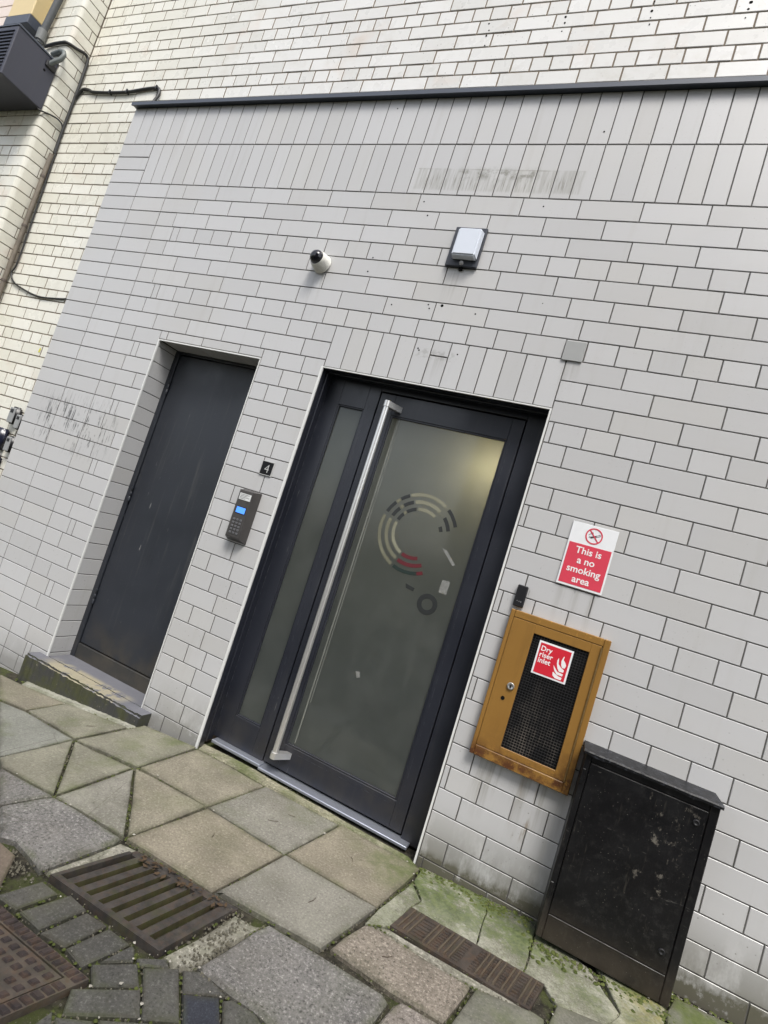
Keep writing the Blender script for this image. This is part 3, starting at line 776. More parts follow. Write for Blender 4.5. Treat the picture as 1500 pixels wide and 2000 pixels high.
P, Z0, XL, XR = .10618, 3.3299, -4.005, 1.9
LD = (-2.978, -2.138, 2.203)       # steel door opening: left, right, top
GD = (-1.694, -.386, 2.222)        # glazed door opening
SOL = (-1.694, -.381, 2.481)       # soldier course over it
def seq(a, st, lo, hi):
    out = []; i = math.ceil((lo-a)/st - 1e-6)
    while a+st*i < hi-1e-6: out.append(a+st*i); i += 1
    return out
rects = []
def row(r, xs, zt=None, zb=None):
    zt = Z0-P*r if zt is None else zt; zb = Z0-P*(r+1) if zb is None else zb
    for a, b in zip(xs, xs[1:]): rects.append((a, b, zb, zt))
PILLAR = {8:[-2.319,-2.018,-1.831],9:[-2.168,-1.873],10:[-2.016,-1.834],11:[-1.952,-1.812],12:[-2.019,-1.88],13:[-1.838],14:[-2.016,-1.872],
          15:[-1.949,-1.844],16:[-2.014,-1.878],17:[-1.837],18:[-2.016,-1.876],19:[-1.952,-1.83],20:[-2.024],21:[-1.884],22:[-2.021,-1.85],
          23:[-1.957,-1.823],24:[-1.885],25:[-2.021,-1.856],26:[-1.886],27:[-1.964,-1.83],28:[-2.026,-1.864],29:[-1.886],30:[-2.042,-1.858],31:[-1.964,-1.825]}
for r in range(0, 34):
    m = r % 4
    left = [XL, -3.686, -3.384]
    if m in (0, 2): first, st = -3.2255, .2985
    elif m == 1: first, st = -3.077, .2984
    else: first, st = -2.990, .1488
    lim = XR if r < 8 else (SOL[0] if r < 11 else LD[0])
    xs = left + ([-3.206,-3.146] if m == 3 and r < 5 else [-3.192,-3.142] if m == 3 else []) + seq(first, st, first, min(lim, -2.2 if r >= 8 else XR))
    if r == 4: xs = [x for x in xs if x < -.5] + [-.34, -.092, .205, .503, .80, 1.10, 1.40, 1.70]
    if r == 5: xs = [x for x in xs if x < -.6] + [-.444, -.241, .063, .36, .66, .96, 1.26, 1.56]
    if r == 6: xs = [x for x in xs if x < -.5] + [-.356, -.098, .197, .495, .795, 1.09, 1.39, 1.69]
    if r == 7: xs = [x for x in xs if x < -.48] + [-.408, -.305] + seq(-.162, .1460, -.162, XR)
    if r < 8:
        row(r, xs + [XR]); continue
    if r in (8, 9):
        xs = [x for x in xs if x < -2.40] + [x for x in PILLAR[r]] ; row(r, xs + [SOL[0]])
    elif r == 10:
        xa = [x for x in xs if x < -2.985] + [LD[0]-.008]; row(r, xa)
        row(r, [LD[0]-.008, -2.925, -2.62, -2.315, LD[1]+.004], None, LD[2]+.008)
        row(r, [LD[1]+.004] + PILLAR[r] + [SOL[0]])
    else:
        row(r, [x for x in xs if x < -3.0] + [LD[0]-.008])
        row(r, [LD[1]+.004] + PILLAR.get(r, PILLAR[20+m]) + [GD[0]-.012])
    lx = SOL[1] if r < 11 else GD[1]+.008
    if r == 10:        # beside the soldier course and the door head
        pass
    if m in (0, 2): s_ = seq(-.264, .2985, lx+.02, XR)
    elif m == 1: s_ = seq(-.115, .2972, lx+.02, XR)
    else: s_ = seq(-.2, .1512, lx+.02, XR)
    if r == 8: s_ = seq(-.103, .3, lx+.02, XR)
    if r == 9: s_ = seq(-.254, .297, lx+.02, XR)
    if r == 10: s_ = seq(-.105, .297, lx+.02, XR)
    row(r, [lx] + s_ + [XR])
for i in range(3): rects.append((XL, -3.686, 3.644-.1047*(i+1), 3.644-.1047*i))
xs = [-3.684] + seq(-3.684, .1026, -3.62, XR) + [XR]; row(0, xs, 3.644, 3.330)
xs = [XL] + seq(-3.68, .1026, XL+.02, XR) + [XR]; row(0, xs, 3.946, 3.644)
sx = [SOL[0],-1.586,-1.482,-1.386,-1.284,-1.181,-1.081,-.977,-.882,-.785,-.681,-.575,-.478,SOL[1]]
for a, b in zip(sx, sx[1:]):
    if abs(a+1.081) < .01: rects += [(a, b, 2.395, SOL[2]), (a, b, GD[2]+.006, 2.395)]
    else: rects.append((a, b, GD[2]+.006, SOL[2]))
portal = thing('tiled_wall', 'pale grey glazed tile wall with two doorways and a double row of upright tiles on top', 'wall', (-1,0,0))
lay(rects, 0.0, PORTAL, portal, 'tile', 300, .0056)
bk = MB()          # bedding behind the tiles, left open at the doorways
B0, B1 = .0032, .055
bk.box(XL, LD[0]-.005, B0, B1, -.6, 3.946); bk.box(LD[0]-.005, LD[1]+.005, B0, B1, LD[2]+.005, 3.946); bk.box(LD[1]+.005, GD[0], B0, B1, -.3, 3.946)
bk.box(GD[0], GD[1], B0, B1, GD[2], 3.946); bk.box(GD[1], XR, B0, B1, -.3, 3.946)
bk.build('grout', GROUT, portal)
tm = MB()
tm.box(LD[0]-.007, LD[0]+.003, -.004, .006, -.1, LD[2]+.004); tm.box(LD[0]+.003, LD[1]-.002, -.003, .006, LD[2]-.003, LD[2]+.005); tm.box(LD[1]-.002, LD[1]+.003, -.003, .006, -.1, LD[2]+.005)
tm.box(GD[0]-.012, GD[0]+.003, -.004, .006, -.05, GD[2]+.004); tm.box(GD[0]+.003, GD[1]-.003, -.0035, .006, GD[2]-.002, GD[2]+.0045); tm.box(GD[1]-.003, GD[1]+.006, -.0035, .006, -.05, GD[2]+.0045)
tm.build('edge_trim', TRIM, portal)
# tiled reveals of the steel door's recess
DY = .175
rv = MB(); rv.box(LD[0]-.10, LD[0]-.004, B1, .30, -.3, LD[2]+.1); rv.box(LD[1]+.004, LD[1]+.10, B1, .30, -.3, LD[2]+.1); rv.box(LD[0]-.004, LD[1]+.004, B1, .30, LD[2]+.004, LD[2]+.1)
rv.build('reveal_grout', GROUT, portal)
for r in range(10, 33):
    zt = min(Z0-P*r, LD[2]); zb = Z0-P*(r+1)
    for sx_, rot in ((LD[0], math.pi/2), (LD[1], -math.pi/2)):
        o = link('tile', tile_mesh(DY-.010, zt-zb-.005, PORTAL), portal, (sx_, .007+(DY-.010)/2, (zt+zb)/2)); o.rotation_euler = (0, 0, rot)
nx = 8
for i in range(nx):
    wd = (LD[1]-LD[0]-.02)/nx
    o = link('tile', tile_mesh(DY-.010, wd-.005, PORTAL), portal, (LD[0]+.01+wd*(i+.5), .007+(DY-.010)/2, LD[2]))
    o.rotation_euler = (math.pi/2, 0, math.pi/2)
cp = MB()
cp.add([(x,y,z) for x in (XL-.012, XR) for y, z in ((-.036,3.940),(-.036,3.966),(.0595,3.982),(.0595,3.950),(-.026,3.948),(-.028,3.940))],
       [(0,1,7,6),(1,2,8,7),(2,3,9,8),(3,4,10,9),(4,5,11,10),(5,0,6,11),(0,5,4,3,2,1),(6,7,8,9,10,11)])
cp.build('coping', SLATE, portal)
hl = MB()
for x, z, s in [(-1.395,2.649,1),(-1.179,2.675,1),(-1.167,2.654,1),(-1.099,2.678,2),(-.903,2.655,1),(-1.158,2.422,1),(-1.149,2.412,1),(-.93,2.421,1),
                (-1.607,2.918,1),(-1.611,2.831,1),(-1.77,3.881,1),(-1.402,3.283,1),(-1.354,3.2,1),(-.532,3.716,1),(-.722,3.285,1),(-.576,2.755,.6)]:
    hl.lathe((x,-.0009,z), (0,1,0), [(0,.0045*s),(.002,.0045*s)], 8, False)
hl.build('screw_hole', DARK, portal)

# older brick wall behind and above
wall = thing('brick_wall', 'cream white glazed brick wall rising behind and to the left of the grey tiled front', 'wall', (-3,.06,0))
WY, BP, BZ, XC = .06, .0893, 4.243, -4.868
rects = []
for k in range(-52, 18):
    zt = BZ+BP*k; zb = zt-BP
    hi = 1.5 if zt > 3.93 else -3.93
    m = k % 4
    xs = seq(-2.976, .1129, XC+.01, hi) if m == 0 else seq(-2.922, .2258, XC+.01, hi) if m == 2 else seq(-3.030, .2258, XC+.01, hi)
    xs = [XC] + xs + [hi]
    for a, b in zip(xs, xs[1:]):
        if b-a > .03: rects.append((a, b, zb, zt))
        elif b == hi and len(rects): p = rects.pop(); rects.append((p[0], b, zb, zt))
lay(rects, WY, BRICK, wall, 'brick', 300, .0085, .0014, .004)
b = MB(); b.box(-7.5, 2.2, WY+.0035, WY+.012, 3.95, 6.0); b.box(-7.5, XL, WY+.0035, WY+.012, -.8, 3.95); b.build('mortar', MORTAR, wall)
core = MB(); core.box(-7.5, LD[0]-.11, .075, .6, -.8, 9); core.box(LD[0]-.11, XR+2, .32, .6, LD[2]+.11, 9); core.box(LD[1]+.11, GD[0]-.03, .075, .6, -.8, LD[2]+.11)
core.box(GD[1]+.03, XR+2, .075, .6, -.8, LD[2]+.11)
core.build('wall_core', MORTAR, wall)
up = MB(); up.box(-7.5, XR+2, .0745, .32, LD[2]+.105, 9); up.build('wall_core', MORTAR, wall)
hl = MB()
for x, z, s in [(-1.39,4.487,1.2),(-1.376,4.441,1),(-1.382,4.407,1.3),(-1.372,4.341,1),(-.942,4.488,1.5),(-.936,4.45,1.2),(-.938,4.396,1),(-.489,4.478,1.6),
                (-.485,4.437,.8),(-.481,4.399,.8),(-.035,4.392,.8),(-.033,4.44,1.4),(-.03,4.478,2),(-.938,4.525,1),(-.49,4.534,1)]:
    hl.lathe((x,WY-.002,z), (0,1,0), [(0,.0045*s),(.002,.0045*s)], 7, False)
hl.build('screw_hole', DARK, wall)
b = MB(); b.box(-4.075, -4.014, .0535, .0585, 3.63, 3.92); b.build('render_strip', simple('pale render', (.60,.575,.48), .8, var=.1), wall)

# projecting pier with bullnose corner bricks
pier = thing('brick_pier', 'projecting cream glazed brick pier with rounded corner at the far left', 'wall', (-5.2,-.05,0))
FY, R_ = -.120, .035
def bull(x_len, y_end, z0, z1):
    path = [(XC-x_len, FY)] + [(XC-R_+R_*math.sin(t*math.pi/10), FY+R_-R_*math.cos(t*math.pi/10)) for t in range(0, 6)] + [(XC, y_end)]
    inn = [(XC-x_len, FY+.014)] + [(XC-R_-.002+(R_-.010)*math.sin(t*math.pi/10), FY+R_-(R_-.012)*math.cos(t*math.pi/10)) for t in range(0, 6)] + [(XC-.014, y_end)]
    n = len(path); vs = [(x,y,z) for z in (z0,z1) for x,y in path] + [(x,y,z) for z in (z0,z1) for x,y in inn]; fs = []
    for i in range(n-1):
        fs += [(i,i+1,n+i+1,n+i), (n+i,n+i+1,3*n+i+1,3*n+i), (i,2*n+i,2*n+i+1,i+1)]
    fs += [(0,n,3*n,2*n), (n-1,2*n+n-1,3*n+n-1,n+n-1)]
    return MB().add(vs, fs)
frects = []; prest = MB()
for k in range(-52, 14):
    zt = BZ+BP*k-.0042; zb = zt-BP+.0084
    even = k % 2 == 0
    xl = .108 if even else .212
    mb_ = bull(xl, WY-.006 if even else .004, zb, zt)
    if zt > 2.0 and zt < 5.3:
        mb_.build('brick', BRICK, pier)
        if not even:
            o = link('brick', tile_mesh(WY-.006-.012, BP-.0085, BRICK), pier, (XC, .012+(WY-.018)/2, (zt+zb)/2)); o.rotation_euler = (0,0,math.pi/2)
    else: prest.add(mb_.v, mb_.f)
    x = XC-xl-.0085/2; ws = .1129 if k % 4 == 0 else .2258; x -= 0
    while x > -7.0:
        frects.append((x-ws, x, zb-.0042, zt+.0042)); x -= ws
tag(prest.build('brick', BRICK, pier), kind='stuff')
lay(frects, FY, BRICK, pier, 'brick', 200, .0085, .0014, .004)
b = MB(); pl = [(-7.3,FY+.0045),(XC-.030,FY+.0045),(XC-.0125,FY+.0125),(XC-.0045,FY+.030),(XC-.0045,.07),(-7.3,.07)]
b.add([(x,y,z) for z in (-.8,6.2) for x,y in pl], [tuple(range(6))[::-1], tuple(range(6,12))]+[(i,(i+1)%6,6+(i+1)%6,6+i) for i in range(6)]); b.build('mortar', MORTAR, pier)

# ================================================================ DOORS
def text_mesh(txt, size, mat, parent, x, y, z, name='lettering', bold=.012, align='CENTER', sx=1.0, extr=.0004, rot=0.0):
    cu = bpy.data.curves.new('lettering', 'FONT'); cu.body = txt; cu.size = size; cu.align_x = align; cu.align_y = 'CENTER'
    cu.offset = bold*size; cu.extrude = extr; cu.resolution_u = 3
    o = bpy.data.objects.new('lettering', cu); C.objects.link(o)
    bpy.context.view_layer.update()
    me = bpy.data.meshes.new_from_object(o.evaluated_get(bpy.context.evaluated_depsgraph_get()))
    bpy.data.objects.remove(o)
    me.transform(Matrix.Rotation(math.pi/2, 4, 'X') @ Matrix.Rotation(rot, 4, 'Z') @ Matrix.Diagonal((sx,1,1,1)))
    me.materials.clear(); me.materials.append(mat)
    return link(name, me, parent, (x, y, z))

# --- steel door in its recess
sd_ = thing('steel_door', 'plain charcoal grey flat steel door set back in a tiled recess above a painted step', 'door', (-2.56,DY,.02))
f_ = MB()
f_.box(LD[0]-.003, -2.942, DY-.012, DY+.06, .0, LD[2]+.002, .003); f_.box(-2.17, LD[1]+.003, DY-.012, DY+.06, .0, LD[2]+.002, .003); f_.box(-2.942, -2.17, DY-.012, DY+.06, 2.185, LD[2]+.002, .003)
f_.build('frame', STEEL, sd_)
MB().box(-2.936, -2.176, DY-.004, DY+.045, .118, 2.180, .003).build('leaf', STEEL, sd_)
MB().box(-2.940, -2.172, DY-.010, DY+.05, .0, .111, .003).build('kick_panel', m_darkmetal('muddy charcoal paint', (.026,.026,.025), .55, .5, .2), sd_)
for z in (1.94, 1.16, .435):
    h = MB(); h.lathe((-2.940, DY-.013, z-.05), (0,0,1), [(0,.008),(.032,.008),(.033,.0065),(.034,.008),(.066,.008),(.067,.0065),(.068,.008),(.10,.008)], 10)
    h.build('hinge', STEEL, sd_)
bh = MB(); bh.box(-2.93, -2.18, DY+.06, DY+.07, .0, 2.18); bh.build('back_panel', DARK, sd_)

# --- step below it
bm = bmesh.new()
def rough_block(x0,x1,y0,y1,z0,z1,n,amp):
    bm = bmesh.new()
    nx, ny, nz = n
    bmesh.ops.create_cube(bm, size=1)
    for v in bm.verts: v.co = Vector((x0+(v.co.x+.5)*(x1-x0), y0+(v.co.y+.5)*(y1-y0), z0+(v.co.z+.5)*(z1-z0)))
    ex = [e for e in bm.edges if abs(e.verts[0].co.x-e.verts[1].co.x) > 1e-4]
    bmesh.ops.subdivide_edges(bm, edges=ex, cuts=nx, use_grid_fill=True)
    bmesh.ops.bevel(bm, geom=[e for e in bm.edges if all(v.co.z > z1-1e-4 and v.co.y < y0+1e-4 for v in e.verts)], offset=.012, segments=2, affect='EDGES')
    for v in bm.verts:
        f = 1.0 if v.co.y < y0+.03 else .25
        v.co += Vector((0, random.uniform(-1,1)*amp*f, random.uniform(-1,1)*amp*f*.8))
    return bm
step = MB().bm(rough_block(-3.052, -2.055, -.092, -.0005, -.30, .018, (60,0,0), .0045)).bm(rough_block(LD[0]+.002, LD[1]-.002, -.004, DY+.02, -.30, .0165, (20,0,0), .001))
tag(step.build('door_step', STEPM), 'low concrete door step with chipped grey paint in front of the steel door', 'door step')

# --- glazed entrance door with fixed side light
FYD = .118
gd = thing('entrance_door', 'dark anthracite framed entrance door with frosted glass and a narrow side light', 'door', (-1.04,FYD,0))
f_ = MB()
f_.box(GD[0]+.001, -1.592, FYD, FYD+.06, .018, 2.222, .002)                      # left stile of the side light
f_.box(-1.420, -1.348, FYD, FYD+.06, .018, 2.222, .002)                          # mullion
f_.box(-.4985, GD[1]-.001, FYD-.004, FYD+.06, .0, 2.222, .002)                   # right jamb
f_.box(-1.592, -1.420, FYD, FYD+.06, 2.060, 2.222, .002); f_.box(-1.592, -1.420, FYD, FYD+.06, .018, .176, .002)
f_.box(-1.348, -.4985, FYD, FYD+.06, 2.186, 2.222, .002)
f_.build('frame', FRAME, gd)
ln = MB()                                                                        # metal lining of the reveal
ln.box(GD[0]+.0005, GD[0]+.003, .0062, FYD-.0005, .0, 2.2215); ln.box(GD[1]-.003, GD[1]-.0005, .0062, FYD-.0045, .0, 2.2215); ln.box(GD[0]+.003, GD[1]-.003, .0062, FYD-.0005, 2.2185, 2.2215)
ln.box(GD[0]+.003, GD[0]+.012, .052, .064, .0, 2.2185, .002); ln.box(GD[0]+.003, GD[1]-.003, .050, .062, 2.2095, 2.2184, .002)
ln.build('reveal_lining', FRAME, gd)
gk = MB(); gk.box(-1.3475, -1.3412, FYD+.018, FYD+.05, .018, 2.1855); gk.box(-.5048, -.4988, FYD+.018, FYD+.05, .018, 2.1855); gk.box(-1.3411, -.505, FYD+.018, FYD+.05, 2.1785, 2.1855); gk.box(-1.3411, -.505, FYD+.018, FYD+.05, .0135, .0235)
gk.build('gap_blocker', DARK, gd)  # added dark strips that stop lobby light leaking round the leaf
lf = MB()
Lx0, Lx1, Lz0, Lz1 = -1.341, -.505, .024, 2.178
gx0, gx1, gz0, gz1 = -1.246, -.572, .158, 2.060
lf.box(Lx0, gx0, FYD+.002, FYD+.055, Lz0, Lz1, .002); lf.box(gx1, Lx1, FYD+.002, FYD+.055, Lz0, Lz1, .002)
lf.box(gx0-.0005, gx1+.0005, FYD+.0025, FYD+.0545, Lz0, gz0, .002); lf.box(gx0-.0005, gx1+.0005, FYD+.0025, FYD+.0545, gz1, Lz1, .002)
leaf = lf.build('door_leaf', FRAME, gd)
bd = MB()
for (x0,x1,z0,z1) in ((gx0,gx0+.010,gz0,gz1),(gx1-.010,gx1,gz0,gz1),(gx0+.010,gx1-.010,gz0,gz0+.010),(gx0+.010,gx1-.010,gz1-.010,gz1)): bd.box(x0,x1,FYD+.006,FYD+.020,z0,z1,.002)
bd.build('glazing_bead', FRAME, leaf)
GY = FYD+.016
MB().box(gx0+.004, gx1-.004, GY, GY+.006, gz0+.004, gz1-.004).build('pane', GLASS, leaf)
sb = MB()
for (x0,x1,z0,z1) in ((-1.592,-1.584,.176,2.06),(-1.428,-1.420,.176,2.06),(-1.584,-1.428,.176,.184),(-1.584,-1.428,2.052,2.06)): sb.box(x0,x1,FYD+.004,FYD+.022,z0,z1,.002)
sb.build('side_glazing_bead', FRAME, gd)
MB().box(-1.588, -1.424, GY, GY+.006, .180, 2.056).build('side_pane', GLASS, gd)
sl = MB(); sl.box(GD[0]+.03, -1.33, .072, FYD+.03, .0, .017, .002); sl.box(-1.329, -.448, .060, FYD+.03, -.004, .011, .002)
sl.build('sill', ALU, gd)
wm = MB()                                                                        # faint tape line down the pane
wm.box(gx0+.045, gx0+.052, GY-.0008, GY-.0002, gz0+.02, gz1-.004); wm.box(gx0+.060, gx0+.064, GY-.0008, GY-.0002, gz0+.25, gz1-.004)
wm.build('film_edge', simple('film edge', (.17,.175,.155), .5, var=.5, scale=9), leaf)
es = MB(); es.box(GD[0]+.0032, GD[0]+.0046, FYD-.0012, FYD-.0002, .04, 2.19); es.box(-.5535, -.5525, FYD+.0012, FYD+.0019, .06, 2.06); es.box(-1.3975, -1.3966, FYD-.0008, FYD-.0001, .03, 2.10); es.box(-1.30, -.57, FYD+.0016, FYD+.0024, .1325, .1335)
WEAR = NT('worn paint edge'); WEAR = WEAR.done(WEAR.mix(WEAR.ramp(WEAR.noise(35, 4, .7), .46, .58), (.016,.018,.026), (.075,.08,.095)), .5)
es.build('edge_scratch', WEAR, gd)
hb = MB()
hb.tube([(-1.252,.046,.118),(-1.252,.046,2.112)], .0165, 18)
handle = hb.build('pull_handle', INOX, gd)
for z in (.112, 2.098):
    bm = bmesh.new(); pr = [(-1.272,.046)]
    pl = [(-1.252+.0205*math.cos(a), .046+.0205*math.sin(a)) for a in [math.pi*.75+math.pi*k/8 for k in range(0,9)]]
    pl = pl + [(-1.188, FYD+.001), (-1.222, FYD+.001)]
    n = len(pl)
    b = MB(); b.add([(x,y,zz) for zz in (z-.0165,z+.0165) for x,y in pl], [tuple(range(n))[::-1], tuple(range(n,2*n))]+[(i,(i+1)%n,n+(i+1)%n,n+i) for i in range(n)])
    b.build('bracket', INOX, handle)
# the round emblem and other stickers on the glass
lx, lz = -.893, 1.459
GOLD = simple('pale gold film', (.20,.195,.14), .45, var=.25, scale=20); INK = simple('charcoal film', (.022,.024,.024), .4)
WINE = simple('wine red film', (.105,.012,.018), .4); PINE = simple('dark green film', (.014,.026,.022), .4); DULL = simple('faded gold film', (.145,.142,.098), .5, var=.3, scale=12)
def arc(mb, r0, r1, a0, a1, cx=lx, cz=lz, n=None):
    n = n or max(2, int(abs(a1-a0)/8)); vs = []
    for k in range(n+1):
        a = math.radians(a0+(a1-a0)*k/n)
        for r in (r0, r1): vs.append((cx+r*math.cos(a), GY-.0012, cz+r*math.sin(a)))
    mb.add(vs, [(2*k,2*k+1,2*k+3,2*k+2) for k in range(n)])
RB = ((.124,.143),(.163,.183),(.204,.223))
em = {n: MB() for n in ('gold','ink','wine','pine','dull')}
for i, (r0, r1) in enumerate(RB):
    arc(em['gold'], r0, r1, 58, 104 + 6*i); arc(em['ink'], r0, r1, 108+5*i, 132); arc(em['dull'], r0, r1, 133, 140); arc(em['ink'], r0, r1, 141, 160)
    arc(em['gold'] if i == 0 else em['dull'], r0, r1, 166, 246)
arc(em['ink'], RB[0][0], RB[0][1], 20, 32); arc(em['ink'], RB[1][0], RB[1][1], 20, 45); arc(em['ink'], RB[2][0], RB[2][1], 25, 52)
arc(em['wine'], RB[0][0], RB[0][1], 250, 290); arc(em['wine'], RB[1][0], RB[1][1], 250, 297); arc(em['pine'], RB[2][0], RB[2][1], 250, 288); arc(em['wine'], RB[2][0], RB[2][1], 288, 297)
emb = em['gold'].build('emblem', GOLD, leaf)
for n, m in (('ink', INK), ('wine', WINE), ('pine', PINE), ('dull', DULL)): em[n].build('emblem_segment', m, leaf)
rg = MB(); arc(rg, .030, .055, 0, 360, -.723, 1.122, 36); rg.build('ring_sticker', INK, leaf)
ds = MB(); ds.add([(-.868,GY-.0012,1.190),(-.860,GY-.0012,1.168),(-.816,GY-.0012,1.162),(-.812,GY-.0012,1.180)], [(0,1,2,3)]); ds.build('dash_sticker', INK, leaf)
PAP = simple('old sticker residue', (.19,.192,.18), .7, var=.5, scale=60)
t_ = MB(); t_.add([(-.735,GY-.0012,1.424),(-.705,GY-.0012,1.421),(-.642,GY-.0012,1.360),(-.654,GY-.0012,1.350)], [(0,1,2,3)])
t_.add([(-.683,GY-.0012,1.268),(-.640,GY-.0012,1.270),(-.641,GY-.0012,1.200),(-.685,GY-.0012,1.200)], [(0,1,2,3)])
t_.add([(-.99,GY-.0012,.662),(-.965,GY-.0012,.668),(-.955,GY-.0012,.640),(-.972,GY-.0012,.632)], [(0,1,2,3)])
t_.build('sticker_residue', PAP, leaf)
# the lobby behind the glass
LOB = simple('lobby paint', (.42,.41,.36), .8, var=.05); 
lb = MB(); x0,x1,y1,z1 = -1.9,-.2,2.6,2.6
lb.add([(x0,.20,.0),(x1,.20,.0),(x1,y1,.0),(x0,y1,.0),(x0,.20,z1),(x1,.20,z1),(x1,y1,z1),(x0,y1,z1)], [(0,1,2,3),(7,6,5,4),(1,5,6,2),(3,2,6,7),(0,3,7,4)])
tag(lb.build('lobby', LOB), kind='structure')
lamp = MB(); lamp.lathe((-.60,.40,2.03), (0,0,-1), [(0,.07),(.02,.085),(.05,.075),(.065,.03),(.066,.004)], 18)
tag(lamp.build('lobby_lamp', m_emit('warm lamp glass', (1.0,.80,.45), 3.0)), 'warm lamp glowing through the top right corner of the frosted door glass', 'lamp')
pl_ = bpy.data.lights.new('lobby_lamp_and_fill', 'POINT'); pl_.energy = 10; pl_.color = (1.0,.86,.60); pl_.shadow_soft_size = .05
po = bpy.data.objects.new('lobby_lamp_and_fill', pl_); C.objects.link(po); po.location = (-.60,.30,1.90)
pl_fill = bpy.data.lights.new('lobby_lamp_and_fill', 'POINT'); pl_fill.energy = 13; pl_fill.color = (1.0,.97,.88); pl_fill.shadow_soft_size = .2  # added fill lamp brightening the panes from behind, no fitting stands for it
po = bpy.data.objects.new('lobby_lamp_and_fill', pl_fill); C.objects.link(po); po.location = (-1.0,.75,2.42)

# ================================================================ THINGS ON THE WALL
# house number
hn = thing('house_number', 'small black square number plate with a silver figure 4 beside the glazed door', 'number plate', (-1.835,0,1.566))
MB().box(-1.876, -1.797, -.007, -.0006, 1.528, 1.605, .0015).build('plate', simple('black plate', (.008,.008,.009), .5, .2), hn)
ed = MB()
for a in ((-1.879,-1.876,1.525,1.608),(-1.797,-1.794,1.525,1.608),(-1.876,-1.797,1.525,1.528),(-1.876,-1.797,1.605,1.608)): ed.box(a[0],a[1],-.0075,-.0006,a[2],a[3])
ed.build('rim', simple('plate rim', (.45,.45,.44), .4), hn)
text_mesh('4', .070, simple('silver figure', (.55,.54,.52), .3, .5, .6), hn, -1.834, -.0078, 1.562, 'figure', -.010)

# door entry keypad
kp = thing('entry_keypad', 'brown grey door entry keypad with a glowing blue screen between the two doors', 'keypad', (-1.88,0,1.26))
KM = simple('bronze grey casing', (.050,.046,.044), .42, var=.2); KB = simple('keypad black', (.014,.014,.016), .4)
b = MB(); b.add([(-1.945,-.001,1.108),(-1.812,-.001,1.108),(-1.812,-.001,1.415),(-1.945,-.001,1.415),(-1.928,-.054,1.128),(-1.829,-.054,1.128),(-1.829,-.054,1.405),(-1.928,-.054,1.405)],
     [(4,5,6,7),(0,1,5,4),(1,2,6,5),(2,3,7,6),(3,0,4,7)]); b.build('casing', KM, kp)
MB().box(-1.924,-1.833,-.0565,-.0535,1.132,1.401,.002).build('fascia', KM, kp)
MB().box(-1.918,-1.838,-.0582,-.056,1.350,1.388,.0008).build('name_label', simple('paper label', (.62,.63,.62), .5), kp)
nl = MB()
for i, wd in enumerate((.062,.05,.066,.04)): nl.box(-1.912,-1.912+wd,-.0586,-.058,1.380-.008*i,1.3825-.008*i)
nl.build('label_print', GREYINK, kp)
MB().box(-1.914,-1.842,-.0580,-.056,1.268,1.312,.001).build('screen_bezel', KB, kp)
MB().box(-1.909,-1.847,-.0588,-.0578,1.273,1.307,.0005).build('screen', m_emit('blue lit screen', (.06,.22,.85), .55), kp)
for r_ in range(5):
    for c_ in range(3):
        MB().box(-1.909+.023*c_, -1.894+.023*c_, -.0605, -.056, 1.228-.0195*r_, 1.240-.0195*r_, .0015).build('key', simple('steel key', (.20,.20,.21), .35, .5, .7) if (r_+c_) == 0 else bpy.data.materials['steel key'], kp)
for i in range(2): MB().lathe((-1.858+.012*i,-.0535,1.338),(0,-1,0),[(0,.003),(.0032,.003)],8).build('sensor_dot', KB, kp)

# bulkhead light with sensor
wl = thing('wall_light', 'square white wall light on a dark plate high above the glazed door', 'wall light', (-1.06,0,3.02))
MB().box(-1.151,-.972,-.020,-.0006,2.902,3.130,.003).build('back_plate', simple('anthracite plate', (.030,.034,.045), .45), wl)
df = MB(); df.add([(-1.121,-.020,2.935),(-.979,-.020,2.935),(-.979,-.020,3.102),(-1.121,-.020,3.102),(-1.116,-.066,2.939),(-.984,-.066,2.939),(-.984,-.066,3.098),(-1.116,-.066,3.098)],
                  [(0,1,5,4),(1,2,6,5),(2,3,7,6),(3,0,4,7)])
bm = bmesh.new(); bmesh.ops.create_cube(bm, size=1)
for v in bm.verts: v.co = Vector((-1.050+v.co.x*(.142 if v.co.y > 0 else .128), -.0435+v.co.y*.047, 3.0185+v.co.z*(.167 if v.co.y > 0 else .153)))
bmesh.ops.bevel(bm, geom=list(bm.edges), offset=.007, segments=3, affect='EDGES')
MB().bm(bm, False).build('diffuser', simple('opal diffuser', (.62,.66,.73), .28, var=.02), wl)
MB().lathe((-1.058,-.020,2.919),(0,-1,0),[(0,.012),(.006,.0115),(.013,.008),(.016,.003),(.0165,.0005)],14).build('sensor', simple('grey sensor dome', (.42,.42,.43), .3), wl)
MB().box(-1.068,-1.048,-.012,-.002,2.886,2.902).build('cable_gland', DARK, wl)

# security camera
cc = thing('security_camera', 'round white security camera with a black dome lens sticking out of the tiles', 'security camera', (-1.925,0,2.845))
prof = [(0,.060),(.004,.060)]
for i in range(6): prof += [(.006+.0085*i,.0600-.0018*i),(.0118+.0085*i,.0592-.0018*i),(.0125+.0085*i,.0565-.0018*i),(.0140+.0085*i,.0565-.0018*i)]
prof += [(.060,.048),(.064,.045)]
MB().lathe((-1.925,-.0008,2.842),(-.12,-1,.10),prof,24).build('housing', m_mat if False else simple('dirty white plastic', (.66,.65,.60), .45, var=.22, scale=40), cc)
MB().lathe((-1.9325,-.062,2.8485),(-.16,-1,.14),[(0,.043),(.010,.0425),(.024,.037),(.035,.026),(.041,.012),(.0425,.001)],20).build('dome', simple('black dome', (.006,.006,.010), .08, .6), cc)

# blanking plate
tag(MB().box(-.406,-.309,-.009,-.0012,2.476,2.575,.001).build('blanking_plate', GREYPL), 'plain square grey blanking plate above the right corner of the glazed door', 'blanking plate')

